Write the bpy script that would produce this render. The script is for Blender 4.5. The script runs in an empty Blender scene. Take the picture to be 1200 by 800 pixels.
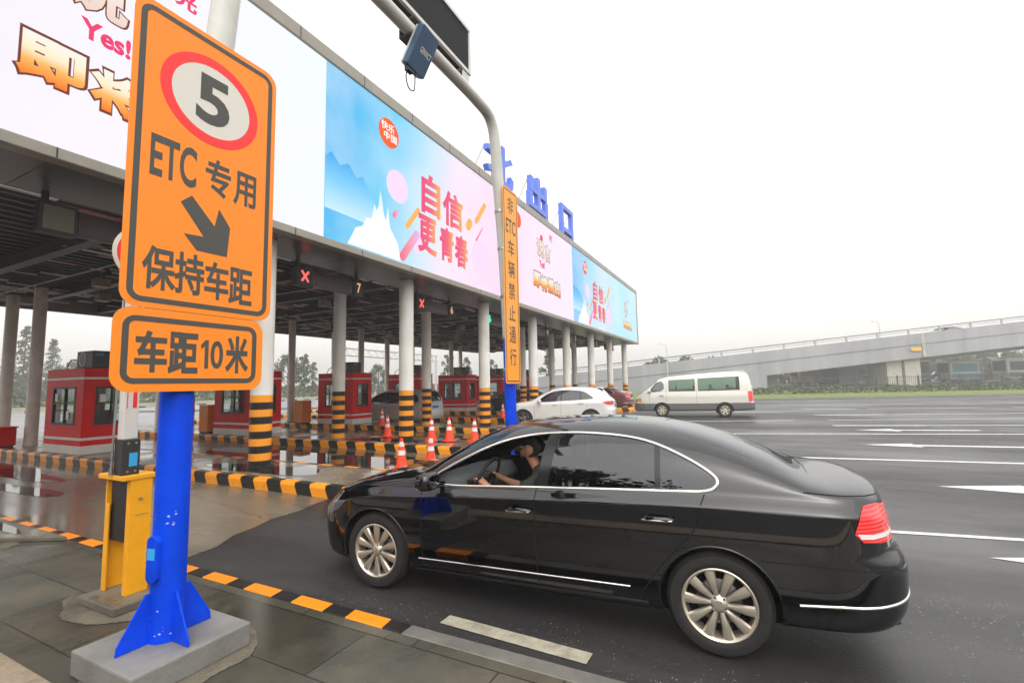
import bpy, bmesh, math, random
import numpy as np
from mathutils import Vector, Matrix
from mathutils.geometry import delaunay_2d_cdt
random.seed(7)
R = math.radians
scene = bpy.context.scene
COL = scene.collection

# ------------------------------------------------------------------ materials
def mat(name, base=(.5, .5, .5), rough=.5, metal=0., coat=0., spec=.35, var=0., vscale=3., bump=0., bscale=40., stretch=(1, 1, 1), rvar=0.):
    m = bpy.data.materials.new(name)
    m.use_nodes = True
    nt = m.node_tree
    b = nt.nodes['Principled BSDF']
    b.inputs['Base Color'].default_value = (*base, 1)
    b.inputs['Roughness'].default_value = rough
    b.inputs['Metallic'].default_value = metal
    b.inputs['Coat Weight'].default_value = coat
    b.inputs['Coat Roughness'].default_value = .03
    b.inputs['Specular IOR Level'].default_value = spec
    if var or bump or rvar:
        tc = nt.nodes.new('ShaderNodeTexCoord')
        mp = nt.nodes.new('ShaderNodeMapping'); mp.inputs['Scale'].default_value = stretch
        nt.links.new(tc.outputs['Object'], mp.inputs[0])
    if var or rvar:
        n = nt.nodes.new('ShaderNodeTexNoise'); n.inputs['Scale'].default_value = vscale; n.inputs['Detail'].default_value = 6; n.inputs['Roughness'].default_value = .65
        nt.links.new(mp.outputs[0], n.inputs['Vector'])
        if var:
            mr = nt.nodes.new('ShaderNodeMapRange'); mr.inputs[1].default_value = .3; mr.inputs[2].default_value = .7
            mr.inputs[3].default_value = 1 - var; mr.inputs[4].default_value = 1 + var
            nt.links.new(n.outputs['Fac'], mr.inputs[0])
            mx = nt.nodes.new('ShaderNodeMix'); mx.data_type = 'RGBA'; mx.blend_type = 'MULTIPLY'; mx.inputs['Factor'].default_value = 1
            mx.inputs['A'].default_value = (*base, 1)
            nt.links.new(mr.outputs[0], mx.inputs['B'])
            nt.links.new(mx.outputs['Result'], b.inputs['Base Color'])
        if rvar:
            m2 = nt.nodes.new('ShaderNodeMapRange'); m2.inputs[1].default_value = .35; m2.inputs[2].default_value = .65
            m2.inputs[3].default_value = max(.02, rough - rvar); m2.inputs[4].default_value = min(1, rough + rvar)
            nt.links.new(n.outputs['Fac'], m2.inputs[0]); nt.links.new(m2.outputs[0], b.inputs['Roughness'])
    if bump:
        n2 = nt.nodes.new('ShaderNodeTexNoise'); n2.inputs['Scale'].default_value = bscale; n2.inputs['Detail'].default_value = 4
        nt.links.new(mp.outputs[0], n2.inputs['Vector'])
        bp = nt.nodes.new('ShaderNodeBump'); bp.inputs['Strength'].default_value = bump; bp.inputs['Distance'].default_value = .01
        nt.links.new(n2.outputs['Fac'], bp.inputs['Height']); nt.links.new(bp.outputs[0], b.inputs['Normal'])
    return m

def emat(name, stops, axis='z', strength=1., noise=0., nscale=1.5, nhi=(1, 1, 1), tilt=0.):
    """lit screen: colour ramp over generated coordinates, stops = [(pos, rgb)]"""
    m = bpy.data.materials.new(name); m.use_nodes = True
    nt = m.node_tree; nt.nodes.clear()
    out = nt.nodes.new('ShaderNodeOutputMaterial'); em = nt.nodes.new('ShaderNodeEmission'); em.inputs[1].default_value = strength
    tc = nt.nodes.new('ShaderNodeTexCoord'); sp = nt.nodes.new('ShaderNodeSeparateXYZ'); nt.links.new(tc.outputs['Generated'], sp.inputs[0])
    rp = nt.nodes.new('ShaderNodeValToRGB')
    el = rp.color_ramp.elements
    while len(el) < len(stops): el.new(.5)
    for e, (p, c) in zip(el, stops): e.position = p; e.color = (*c, 1)
    src = sp.outputs['Y' if axis == 'y' else 'Z']
    if tilt:
        ma = nt.nodes.new('ShaderNodeMath'); ma.operation = 'MULTIPLY_ADD'; ma.inputs[1].default_value = tilt
        nt.links.new(sp.outputs['Z' if axis == 'y' else 'Y'], ma.inputs[0]); nt.links.new(src, ma.inputs[2]); src = ma.outputs[0]
    nt.links.new(src, rp.inputs[0])
    c = rp.outputs[0]
    if noise:
        n = nt.nodes.new('ShaderNodeTexNoise'); n.inputs['Scale'].default_value = nscale; n.inputs['Detail'].default_value = 5
        nt.links.new(tc.outputs['Object'], n.inputs['Vector'])
        mr = nt.nodes.new('ShaderNodeMapRange'); mr.inputs[1].default_value = .42; mr.inputs[2].default_value = .72; mr.inputs[4].default_value = noise
        nt.links.new(n.outputs['Fac'], mr.inputs[0])
        mx = nt.nodes.new('ShaderNodeMix'); mx.data_type = 'RGBA'; mx.inputs['B'].default_value = (*nhi, 1)
        nt.links.new(mr.outputs[0], mx.inputs['Factor']); nt.links.new(c, mx.inputs['A']); c = mx.outputs['Result']
    nt.links.new(c, em.inputs[0]); nt.links.new(em.outputs[0], out.inputs[0])
    return m

def stripes(name, axis, period, duty, c1, c2, slant=0., slant_axis='Z', phase=0., rough=.35, wear=.18):
    """painted hazard stripes across an object axis"""
    m = mat(name, c1, rough, var=.01, spec=.25)
    nt = m.node_tree; b = nt.nodes['Principled BSDF']
    for l in list(b.inputs['Base Color'].links): nt.links.remove(l)
    tc = nt.nodes.new('ShaderNodeTexCoord'); sp = nt.nodes.new('ShaderNodeSeparateXYZ'); nt.links.new(tc.outputs['Object'], sp.inputs[0])
    src = sp.outputs[axis]
    if slant:
        a = nt.nodes.new('ShaderNodeMath'); a.operation = 'MULTIPLY_ADD'; a.inputs[1].default_value = slant
        nt.links.new(sp.outputs[slant_axis], a.inputs[0]); nt.links.new(src, a.inputs[2]); src = a.outputs[0]
    d = nt.nodes.new('ShaderNodeMath'); d.operation = 'MULTIPLY_ADD'; d.inputs[1].default_value = 1 / period; d.inputs[2].default_value = phase + 100
    nt.links.new(src, d.inputs[0])
    f = nt.nodes.new('ShaderNodeMath'); f.operation = 'FRACT'; nt.links.new(d.outputs[0], f.inputs[0])
    g = nt.nodes.new('ShaderNodeMath'); g.operation = 'GREATER_THAN'; g.inputs[1].default_value = duty; nt.links.new(f.outputs[0], g.inputs[0])
    mx = nt.nodes.new('ShaderNodeMix'); mx.data_type = 'RGBA'; mx.inputs['A'].default_value = (*c1, 1); mx.inputs['B'].default_value = (*c2, 1)
    nt.links.new(g.outputs[0], mx.inputs['Factor'])
    n = nt.nodes.new('ShaderNodeTexNoise'); n.inputs['Scale'].default_value = 9; n.inputs['Detail'].default_value = 8; n.inputs['Roughness'].default_value = .7
    nt.links.new(tc.outputs['Object'], n.inputs['Vector'])
    mr = nt.nodes.new('ShaderNodeMapRange'); mr.inputs[1].default_value = .58; mr.inputs[2].default_value = .75; mr.inputs[4].default_value = wear * 2.4
    nt.links.new(n.outputs['Fac'], mr.inputs[0])
    m2 = nt.nodes.new('ShaderNodeMix'); m2.data_type = 'RGBA'; m2.inputs['B'].default_value = (.12, .09, .06, 1)
    nt.links.new(mr.outputs[0], m2.inputs['Factor']); nt.links.new(mx.outputs['Result'], m2.inputs['A'])
    nt.links.new(m2.outputs['Result'], b.inputs['Base Color'])
    return m

def glassmat(name, tint, refl=1.0):
    """tinted pane: see-through by its tint, mirror-like by fresnel"""
    m = bpy.data.materials.new(name); m.use_nodes = True
    nt = m.node_tree; nt.nodes.clear()
    out = nt.nodes.new('ShaderNodeOutputMaterial'); tr = nt.nodes.new('ShaderNodeBsdfTransparent'); tr.inputs[0].default_value = (*tint, 1)
    gl = nt.nodes.new('ShaderNodeBsdfGlossy'); gl.inputs['Roughness'].default_value = .01; gl.inputs['Color'].default_value = (.95, .97, 1, 1)
    fr = nt.nodes.new('ShaderNodeFresnel'); fr.inputs[0].default_value = 1.5
    mu = nt.nodes.new('ShaderNodeMath'); mu.operation = 'MULTIPLY'; mu.inputs[1].default_value = refl; nt.links.new(fr.outputs[0], mu.inputs[0])
    mx = nt.nodes.new('ShaderNodeMixShader')
    nt.links.new(mu.outputs[0], mx.inputs[0]); nt.links.new(tr.outputs[0], mx.inputs[1]); nt.links.new(gl.outputs[0], mx.inputs[2]); nt.links.new(mx.outputs[0], out.inputs[0])
    return m

# ------------------------------------------------------------------ mesh collector
class MB:
    def __init__(s): s.v = []; s.f = []; s.mi = []; s.m = 0
    def add(s, vs, fs):
        o = len(s.v); s.v += [tuple(v) for v in vs]; s.f += [tuple(i + o for i in f) for f in fs]; s.mi += [s.m] * len(fs); return s
    def box(s, x0, x1, y0, y1, z0, z1):
        return s.add([(x0, y0, z0), (x1, y0, z0), (x1, y1, z0), (x0, y1, z0), (x0, y0, z1), (x1, y0, z1), (x1, y1, z1), (x0, y1, z1)],
                     [(0, 3, 2, 1), (4, 5, 6, 7), (0, 1, 5, 4), (1, 2, 6, 5), (2, 3, 7, 6), (3, 0, 4, 7)])
    def quad(s, a, b, c, d): return s.add([a, b, c, d], [(0, 1, 2, 3)])
    def tube(s, pts, r, n=8, caps=True):
        pts = [Vector(p) for p in pts]; k = len(pts)
        rr = r if isinstance(r, (list, tuple)) else [r] * k
        vs = []; prev = None
        for i, p in enumerate(pts):
            t = (pts[min(i + 1, k - 1)] - pts[max(i - 1, 0)]).normalized()
            if prev is None:
                a = Vector((0, 0, 1)) if abs(t.z) < .9 else Vector((1, 0, 0))
                u = t.cross(a).normalized()
            else:
                u = (prev - t * prev.dot(t)).normalized()
            prev = u; w = t.cross(u)
            for j in range(n):
                q = 2 * math.pi * j / n
                vs.append(p + (u * math.cos(q) + w * math.sin(q)) * rr[i])
        fs = [(i * n + j, i * n + (j + 1) % n, (i + 1) * n + (j + 1) % n, (i + 1) * n + j) for i in range(k - 1) for j in range(n)]
        if caps: fs += [tuple(range(n))[::-1], tuple((k - 1) * n + j for j in range(n))]
        return s.add(vs, fs)
    def bar(s, a, b, w, h, up=(0, 0, 1)):
        a = Vector(a); b = Vector(b); t = (b - a).normalized(); u = t.cross(Vector(up))
        if u.length < 1e-4: u = t.cross(Vector((1, 0, 0)))
        u.normalize(); n = u.cross(t)
        vs = [p + u * (sx * w / 2) + n * (sy * h / 2) for p in (a, b) for sx, sy in ((-1, -1), (1, -1), (1, 1), (-1, 1))]
        return s.add(vs, [(3, 2, 1, 0), (4, 5, 6, 7), (0, 1, 5, 4), (1, 2, 6, 5), (2, 3, 7, 6), (3, 0, 4, 7)])
    def prism(s, poly, o, u, v, d):
        """polygon (2d, ccw seen from +d side) in frame o,u,v pushed from 0 to d along u x v"""
        o = Vector(o); u = Vector(u); v = Vector(v); w = u.cross(v).normalized() * d; n = len(poly)
        a = [o + u * p[0] + v * p[1] for p in poly]; b = [p + w for p in a]
        return s.add(a + b, [tuple(range(n))[::-1], tuple(range(n, 2 * n))] + [(i, (i + 1) % n, n + (i + 1) % n, n + i) for i in range(n)])
    def lathe(s, prof, o, axis='z', n=24, a0=0, a1=2 * math.pi):
        full = abs(a1 - a0 - 2 * math.pi) < 1e-6; k = n if full else n + 1
        vs = []
        for r, h in prof:
            for j in range(k):
                q = a0 + (a1 - a0) * j / n; c, d = r * math.cos(q), r * math.sin(q)
                p = {'z': (c, d, h), 'y': (c, h, d), 'x': (h, c, d)}[axis]
                vs.append((o[0] + p[0], o[1] + p[1], o[2] + p[2]))
        fs = []
        for i in range(len(prof) - 1):
            for j in range(n):
                q = (i * k + j, i * k + (j + 1) % k, (i + 1) * k + (j + 1) % k, (i + 1) * k + j)
                fs.append(q if axis != 'y' else q[::-1])
        return s.add(vs, fs)
    def mesh(s, name, mats, off=None, smooth=None, bevel=0, seg=2):
        me = bpy.data.meshes.new(name)
        v = s.v if off is None else [tuple(off @ Vector(p)) for p in s.v]
        me.from_pydata(v, [], s.f)
        for m in (mats if isinstance(mats, (list, tuple)) else [mats]): me.materials.append(m)
        if any(s.mi): me.polygons.foreach_set('material_index', s.mi)
        if bevel:
            bm = bmesh.new(); bm.from_mesh(me)
            bmesh.ops.recalc_face_normals(bm, faces=bm.faces)
            es = [e for e in bm.edges if len(e.link_faces) == 2 and e.calc_face_angle(0) > .5]
            bmesh.ops.bevel(bm, geom=es, offset=bevel, segments=seg, affect='EDGES', clamp_overlap=True, profile=.5)
            bm.to_mesh(me); bm.free()
        if smooth:
            me.polygons.foreach_set('use_smooth', [True] * len(me.polygons)); me.set_sharp_from_angle(angle=R(smooth))
        me.update()
        return me

WM = {}
def link(o):
    COL.objects.link(o); return o
def tag(o, label=None, cat=None, group=None, kind=None):
    if label: o['label'] = label
    if cat: o['category'] = cat
    if group: o['group'] = group
    if kind: o['kind'] = kind
    return o
def thing(name, label, cat, loc=(0, 0, 0), rz=0, group=None):
    o = link(bpy.data.objects.new(name, None)); o.empty_display_size = .2
    o.location = loc; o.rotation_euler = (0, 0, rz)
    WM[o] = Matrix.Translation(loc) @ Matrix.Rotation(rz, 4, 'Z')
    return tag(o, label, cat, group)
def part(name, mb, mats, parent=None, world=True, **k):
    """one mesh object; mb holds world coordinates unless world=False (then it is in the thing's own frame)"""
    off = None
    if parent is not None and world: off = WM[parent].inverted()
    o = link(bpy.data.objects.new(name, mb.mesh(name, mats, off, **k)))
    if parent is not None:
        o.parent = parent; WM[o] = WM[parent]
    else: WM[o] = Matrix()
    return o
def mpart(name, me, parent):
    o = link(bpy.data.objects.new(name, me)); o.parent = parent; WM[o] = WM[parent]; return o
def struct(name, mb, mats, parent=None, **k):
    o = part(name, mb, mats, parent, **k); o['kind'] = 'structure'; return o
def recenter(o):
    """put the origin of a single-mesh thing at its base"""
    me = o.data; c = np.array([v.co for v in me.vertices]); b = Vector((float(c[:, 0].mean()), float(c[:, 1].mean()), float(c[:, 2].min())))
    me.transform(Matrix.Translation(-b)); o.location = b; return o
def copy_tree(o, parent=None):
    c = o.copy(); COL.objects.link(c); c.parent = parent
    if parent is None and o in WM: WM[c] = WM[o]
    for ch in KIDS(o): copy_tree(ch, c)
    return c
def KIDS(o): return [x for x in list(COL.objects) if x.parent == o]

# ------------------------------------------------------------------ lettering
_gl = {}
def glyphs(s, bold=0.):
    """outline of a string as clean flat triangles: verts (unit box), tris, border edges"""
    key = (s, bold)
    if key in _gl: return _gl[key]
    c = bpy.data.curves.new('lettering', 'FONT'); c.body = s; c.fill_mode = 'NONE'; c.resolution_u = 4
    o = link(bpy.data.objects.new('lettering', c))
    dg = bpy.context.evaluated_depsgraph_get()
    me = bpy.data.meshes.new_from_object(o.evaluated_get(dg))
    V = np.array([v.co[:2] for v in me.vertices]); E = [tuple(e.vertices) for e in me.edges]
    bpy.data.objects.remove(o); bpy.data.curves.remove(c); bpy.data.meshes.remove(me)
    if bold:                                             # fatten: push every outline outwards along its mitre
        nx = {a: b for a, b in E}; pv = {b: a for a, b in E}
        area = sum(V[a][0] * V[b][1] - V[b][0] * V[a][1] for a, b in E); sg = 1 if area > 0 else -1
        W = V.copy()
        for i in range(len(V)):
            if i not in nx or i not in pv: continue
            d1 = V[i] - V[pv[i]]; d2 = V[nx[i]] - V[i]; l1 = np.linalg.norm(d1); l2 = np.linalg.norm(d2)
            if l1 < 1e-9 or l2 < 1e-9: continue
            n1 = np.array([d1[1], -d1[0]]) / l1 * sg; n2 = np.array([d2[1], -d2[0]]) / l2 * sg; m = n1 + n2; k = m @ m
            W[i] = V[i] + (m * (2 / k) if k > .5 else m / np.sqrt(k + 1e-9) * 1.6 if k > 1e-4 else n1) * bold
        V = W
    segs = np.array([[V[a], V[b]] for a, b in E])
    vs, es, fs, *_ = delaunay_2d_cdt([Vector(p) for p in V], E, [], 0, 1e-5)
    P = np.array([v[:] for v in vs]); T = np.array([f for f in fs if len(f) == 3])
    cen = P[T].mean(axis=1)
    # winding number (mesh edges follow the spline direction)
    a = segs[None, :, 0, :] - cen[:, None, :]; b = segs[None, :, 1, :] - cen[:, None, :]
    ang = np.arctan2(a[..., 0] * b[..., 1] - a[..., 1] * b[..., 0], (a * b).sum(-1)).sum(1) / (2 * math.pi)
    w = np.round(ang)
    ta = np.abs(np.cross(P[T[:, 1]] - P[T[:, 0]], P[T[:, 2]] - P[T[:, 0]]))
    if (ta * (w < 0)).sum() > (ta * (w > 0)).sum(): w = -w
    T = T[w > .5]
    t = P[T]; ar = (t[:, 1, 0] - t[:, 0, 0]) * (t[:, 2, 1] - t[:, 0, 1]) - (t[:, 1, 1] - t[:, 0, 1]) * (t[:, 2, 0] - t[:, 0, 0])
    T[ar < 0] = T[ar < 0][:, ::-1]
    T = T[np.abs(ar) > 1e-9]
    used = np.unique(T); mp = -np.ones(len(P), int); mp[used] = np.arange(len(used)); P = P[used]; T = mp[T]
    cnt = {}
    for tr in T:
        for i in range(3):
            e = (int(tr[i]), int(tr[(i + 1) % 3])); cnt[e] = 1
    B = [e for e in cnt if (e[1], e[0]) not in cnt]
    lo = P.min(0); sz = P.max(0) - lo
    r = ((P - lo) / sz, [tuple(int(i) for i in x) for x in T], B, sz[0] / sz[1])
    _gl[key] = r
    return r
def text(mb, s, u0, u1, v0, v1, x, d=.004, bold=.0, frame=None, shear=0.):
    """lettering on a plane facing +x (reading direction +y), raised by d"""
    P, T, B, _ = glyphs(s, bold)
    fr = frame or (lambda u, v, w: (x + w, u, v))
    n = len(P)
    A = [(u0 + (u1 - u0) * p[0] + shear * (p[1]) , v0 + (v1 - v0) * p[1]) for p in P]
    vs = [fr(a[0], a[1], d) for a in A] + [fr(a[0], a[1], 0) for a in A]
    fs = list(T) + [(b[1], b[0], n + b[0], n + b[1]) for b in B]
    return mb.add(vs, fs)
def rrect(u0, u1, v0, v1, r, n=6):
    P = []
    for cx, cy, a in ((u1 - r, v0 + r, -90), (u1 - r, v1 - r, 0), (u0 + r, v1 - r, 90), (u0 + r, v0 + r, 180)):
        for i in range(n + 1):
            q = R(a + 90 * i / n); P.append((cx + r * math.cos(q), cy + r * math.sin(q)))
    return P
def ring(mb, P, Q, x, d):
    """flat band between outline P and inner outline Q on a plane facing +x"""
    n = len(P)
    vs = [(x + d, *p) for p in P] + [(x + d, *q) for q in Q] + [(x, *p) for p in P] + [(x, *q) for q in Q]
    fs = []
    for i in range(n):
        j = (i + 1) % n
        fs += [(i, j, n + j, n + i), (2 * n + i, 2 * n + j, j, i), (n + i, n + j, 3 * n + j, 3 * n + i)]
    return mb.add(vs, fs)
def circ(cu, cv, r, n=40, ru=None): return [(cu + (ru or r) * math.cos(2 * math.pi * i / n), cv + r * math.sin(2 * math.pi * i / n)) for i in range(n)]
UY = (0, 1, 0); UZ = (0, 0, 1)
def plate(mb, poly, x0, x1): return mb.prism(poly, (x0, 0, 0), UY, UZ, x1 - x0)
# ------------------------------------------------------------------ vehicles
def pchip(pts):
    X = np.array([p[0] for p in pts], float); Y = np.array([p[1] for p in pts], float)
    h = np.diff(X); d = np.diff(Y) / h; m = np.zeros(len(X)); m[0] = d[0]; m[-1] = d[-1]
    for i in range(1, len(X) - 1):
        if d[i - 1] * d[i] > 0:
            w1 = 2 * h[i] + h[i - 1]; w2 = h[i] + 2 * h[i - 1]; m[i] = (w1 + w2) / (w1 / d[i - 1] + w2 / d[i])
    def f(x):
        x = np.clip(np.asarray(x, float), X[0], X[-1]); i = np.clip(np.searchsorted(X, x) - 1, 0, len(X) - 2)
        t = (x - X[i]) / h[i]
        return (1 + 2 * t) * (1 - t) ** 2 * Y[i] + t * (1 - t) ** 2 * h[i] * m[i] + t * t * (3 - 2 * t) * Y[i + 1] + t * t * (t - 1) * h[i] * m[i + 1]
    return f
def sstep(x): x = np.clip(x, 0, 1); return x * x * (3 - 2 * x)

class Shell:
    """car body surface P(xh, t): t 0 sill .. 0.5 belt .. 1 centre line; y >= 0 half"""
    def __init__(s, sp):
        s.sp = sp; s.L = sp['L']; s.W = sp['W']
        s.zc = pchip(sp['zc']); s.zb = pchip(sp['zb']); s.zk = pchip(sp['zk']); s.zs = pchip(sp['zs'])
        s.dR = pchip(sp['dR']); s.dF = pchip(sp['dF'])
        x = np.concatenate([np.linspace(0, 1, 400) ** 2.5 * s.L / 2, s.L - (np.linspace(1, 0, 400)[1:]) ** 2.5 * s.L / 2])
        w = s.w(x); ds = np.hypot(np.diff(x), np.diff(w)); cs = np.concatenate([[0], np.cumsum(ds)])
        s.A = cs[-1]; s.tx = x; s.tu = cs
        s.B = sp.get('girth', 2.1)
    def w(s, x):
        sp = s.sp; f = np.clip(x / sp['Lf'], 0, 1); r = np.clip((s.L - x) / sp['Lr'], 0, 1)
        wf = (1 - (1 - f) ** sp['pf']) ** (1 / sp['pf']); wr = (1 - (1 - r) ** sp['pr']) ** (1 / sp['pr'])
        return s.W * wf * wr
    def xh(s, u): return np.interp(u, s.tu, s.tx)
    def u(s, x): return np.interp(x, s.tx, s.tu)
    def poly(s, x):
        """section polylines, shape (n, k)"""
        x = np.asarray(x, float); sp = s.sp; w = s.w(x); zc = s.zc(x); zb = np.minimum(s.zb(x), zc - .02); zk = np.minimum(s.zk(x), zb - .03); zs = s.zs(x)
        q = w / s.W
        sh = sp.get('shoulder', .055)
        ctrl = [(w - .13 * q, zs), (w - .045 * q, zs + .045), (w - .018 * q, zs + .17), (w - .004 * q, zs + (zk - zs) * .6), (w, zk), (w - sh * q, zb)]
        Y = []; Z = []
        pts = [(2 * ctrl[0][0] - ctrl[1][0], 2 * ctrl[0][1] - ctrl[1][1])] + ctrl + [(ctrl[-1][0] - .1 * q, ctrl[-1][1] + .15)]
        for i in range(5):
            p0, p1, p2, p3 = pts[i:i + 4]
            if i == 4: p0 = (p1[0] + (p1[0] - p2[0]) * .6, p1[1] - (p2[1] - p1[1]))   # sharper shoulder line
            if i == 3: p3 = (p2[0] + (p2[0] - p1[0]), p2[1] + (p2[1] - p1[1]))
            for k in range(8):
                t = k / 8
                c = lambda a, b, cc, d: .5 * (2 * b + (cc - a) * t + (2 * a - 5 * b + 4 * cc - d) * t * t + (-a + 3 * b - 3 * cc + d) * t ** 3)
                Y.append(c(p0[0], p1[0], p2[0], p3[0])); Z.append(c(p0[1], p1[1], p2[1], p3[1]))
        Y.append(ctrl[-1][0]); Z.append(ctrl[-1][1]); kl = len(Y)
        H = zc - zb; n = sp['n0'] + (sp['n1'] - sp['n0']) * sstep((H - .08) / .3)
        yb = w - sh * q
        hs = 2 ** (-1 / n)
        for k in range(1, 25):
            f = k / 24 * hs; yf = (1 - f ** n) ** (1 / n); h = f * H
            Y.append((yb - (sp['ta'] * h + sp['tb'] * h * h) * q) * yf); Z.append(zb + h)
        for k in range(1, 31):
            yf = (1 - k / 30) * hs; f = (1 - yf ** n) ** (1 / n); h = f * H
            Y.append(np.maximum(yb - (sp['ta'] * h + sp['tb'] * h * h) * q, 0) * yf); Z.append(zb + h)
        return np.array(Y).T, np.array(Z).T, kl
    def fin(s, x, y, z):
        sp = s.sp
        X = x + s.dF(z) * (1 - sstep(x / .7)) + s.dR(z) * sstep((x - s.L + .7) / .7)
        return np.stack([X, y, z], -1)
    def yz(s, x, t):
        Y, Z, kl = s.poly(x); n = len(x)
        ds = np.hypot(np.diff(Y, axis=1), np.diff(Z, axis=1)) + 1e-9
        c = np.concatenate([np.zeros((n, 1)), np.cumsum(ds, 1)], 1); cl = c[:, kl - 1]; ct = c[:, -1]
        T = np.where(t < .5, t * 2 * cl, cl + (t - .5) * 2 * (ct - cl))
        i = np.clip((c <= T[:, None]).sum(1) - 1, 0, Y.shape[1] - 2); a = np.arange(n)
        f = np.clip((T - c[a, i]) / ds[a, i], 0, 1)
        return Y[a, i] + f * (Y[a, i + 1] - Y[a, i]), Z[a, i] + f * (Z[a, i + 1] - Z[a, i])
    def P(s, u, t):
        u = np.atleast_1d(np.asarray(u, float)); t = np.atleast_1d(np.asarray(t, float)); t = np.clip(t, 0, 1); u = np.clip(u, 0, s.A)
        x = s.xh(u); y, z = s.yz(x, t)
        return s.fin(x, y, z)
    def N(s, u, t, e=.006):
        u = np.asarray(u, float); t = np.asarray(t, float)
        tu = np.clip(t, .002, .995)
        du = s.P(u + e, tu) - s.P(u - e, tu); et = e / 2; dt = s.P(u, tu + et) - s.P(u, tu - et)
        n = np.cross(dt, du); l = np.linalg.norm(n, axis=1, keepdims=True)
        return n / np.maximum(l, 1e-9)
    def sec(s, xh):
        Y, Z, kl = s.poly(np.array([xh])); Y = Y[0]; Z = Z[0]
        c = np.concatenate([[0], np.cumsum(np.hypot(np.diff(Y), np.diff(Z)) + 1e-9)]); cl = c[kl - 1]
        return Y, Z, np.where(c <= cl, c / cl * .5, .5 + .5 * (c - cl) / (c[-1] - cl)), kl
    def inv(s, p):
        """(x, z) | ('t', x, y) | ('r', y, z) | ('f', y, z) -> (u, t)"""
        if p[0] == 't':
            x = p[1]; xh = x
            for _ in range(6):
                Y, Z, T, kl = s.sec(xh); t = float(np.interp(-p[2], -Y[kl - 1:], T[kl - 1:])); z = float(np.interp(t, T, Z))
                X = float(s.fin(np.array([xh]), np.array([0.]), np.array([z]))[0, 0]); xh += x - X
            return float(s.u(xh)), (t if p[2] > 1e-6 else 1.02)
        if p[0] in ('r', 'f'):
            y, z = p[1], p[2]
            xs = np.linspace(s.L - s.sp['Lr'], s.L, 400) if p[0] == 'r' else np.linspace(s.sp['Lf'], 0, 400)
            i = int(np.argmin(np.abs(s.w(xs) - y))); xh = float(xs[i])
        else:
            x, z = p; xh = x
            for _ in range(12):
                d = float(s.dF(z) * (1 - sstep(xh / .7)) + s.dR(z) * sstep((xh - s.L + .7) / .7)); xh = min(max(x - d, 0), s.L)
        Y, Z, T, kl = s.sec(xh); Zm = np.maximum.accumulate(Z)
        return float(s.u(xh)), float(np.interp(z, Zm, T))
    def path(s, pts, step=.03, close=False):
        """polyline through points (given like inv) -> dense (u,t)"""
        q = [s.inv(p) for p in pts]
        if close: q = q + [q[0]]
        out = []
        for a, b in zip(q[:-1], q[1:]):
            L = math.hypot(a[0] - b[0], (a[1] - b[1]) * s.B); n = max(1, int(L / step))
            out += [(a[0] + (b[0] - a[0]) * i / n, a[1] + (b[1] - a[1]) * i / n) for i in range(n)]
        if not close: out.append(q[-1])
        return out

def inpoly(P, poly):
    x, y = P[:, 0], P[:, 1]; r = np.zeros(len(P), bool); n = len(poly)
    for i in range(n):
        x0, y0 = poly[i]; x1, y1 = poly[(i + 1) % n]
        c = ((y0 > y) != (y1 > y)) & (x < (x1 - x0) * (y - y0) / (y1 - y0 + 1e-15) + x0)
        r ^= c
    return r
def clip(poly, a, b):
    """keep the part of poly left of the line a->b"""
    out = []; f = lambda p: (b[0] - a[0]) * (p[1] - a[1]) - (b[1] - a[1]) * (p[0] - a[0])
    for i, p in enumerate(poly):
        q = poly[(i + 1) % len(poly)]; fp, fq = f(p), f(q)
        if fp >= 0: out.append(p)
        if fp * fq < 0: k = fp / (fp - fq); out.append((p[0] + (q[0] - p[0]) * k, p[1] + (q[1] - p[1]) * k))
    return out
def smooth_loop(pts, it=2):
    for _ in range(it):
        n = len(pts); q = []
        for i in range(n):
            a, b = pts[i], pts[(i + 1) % n]
            q += [(a[0] * .75 + b[0] * .25, a[1] * .75 + b[1] * .25), (a[0] * .25 + b[0] * .75, a[1] * .25 + b[1] * .75)]
        pts = q
    return pts

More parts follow.
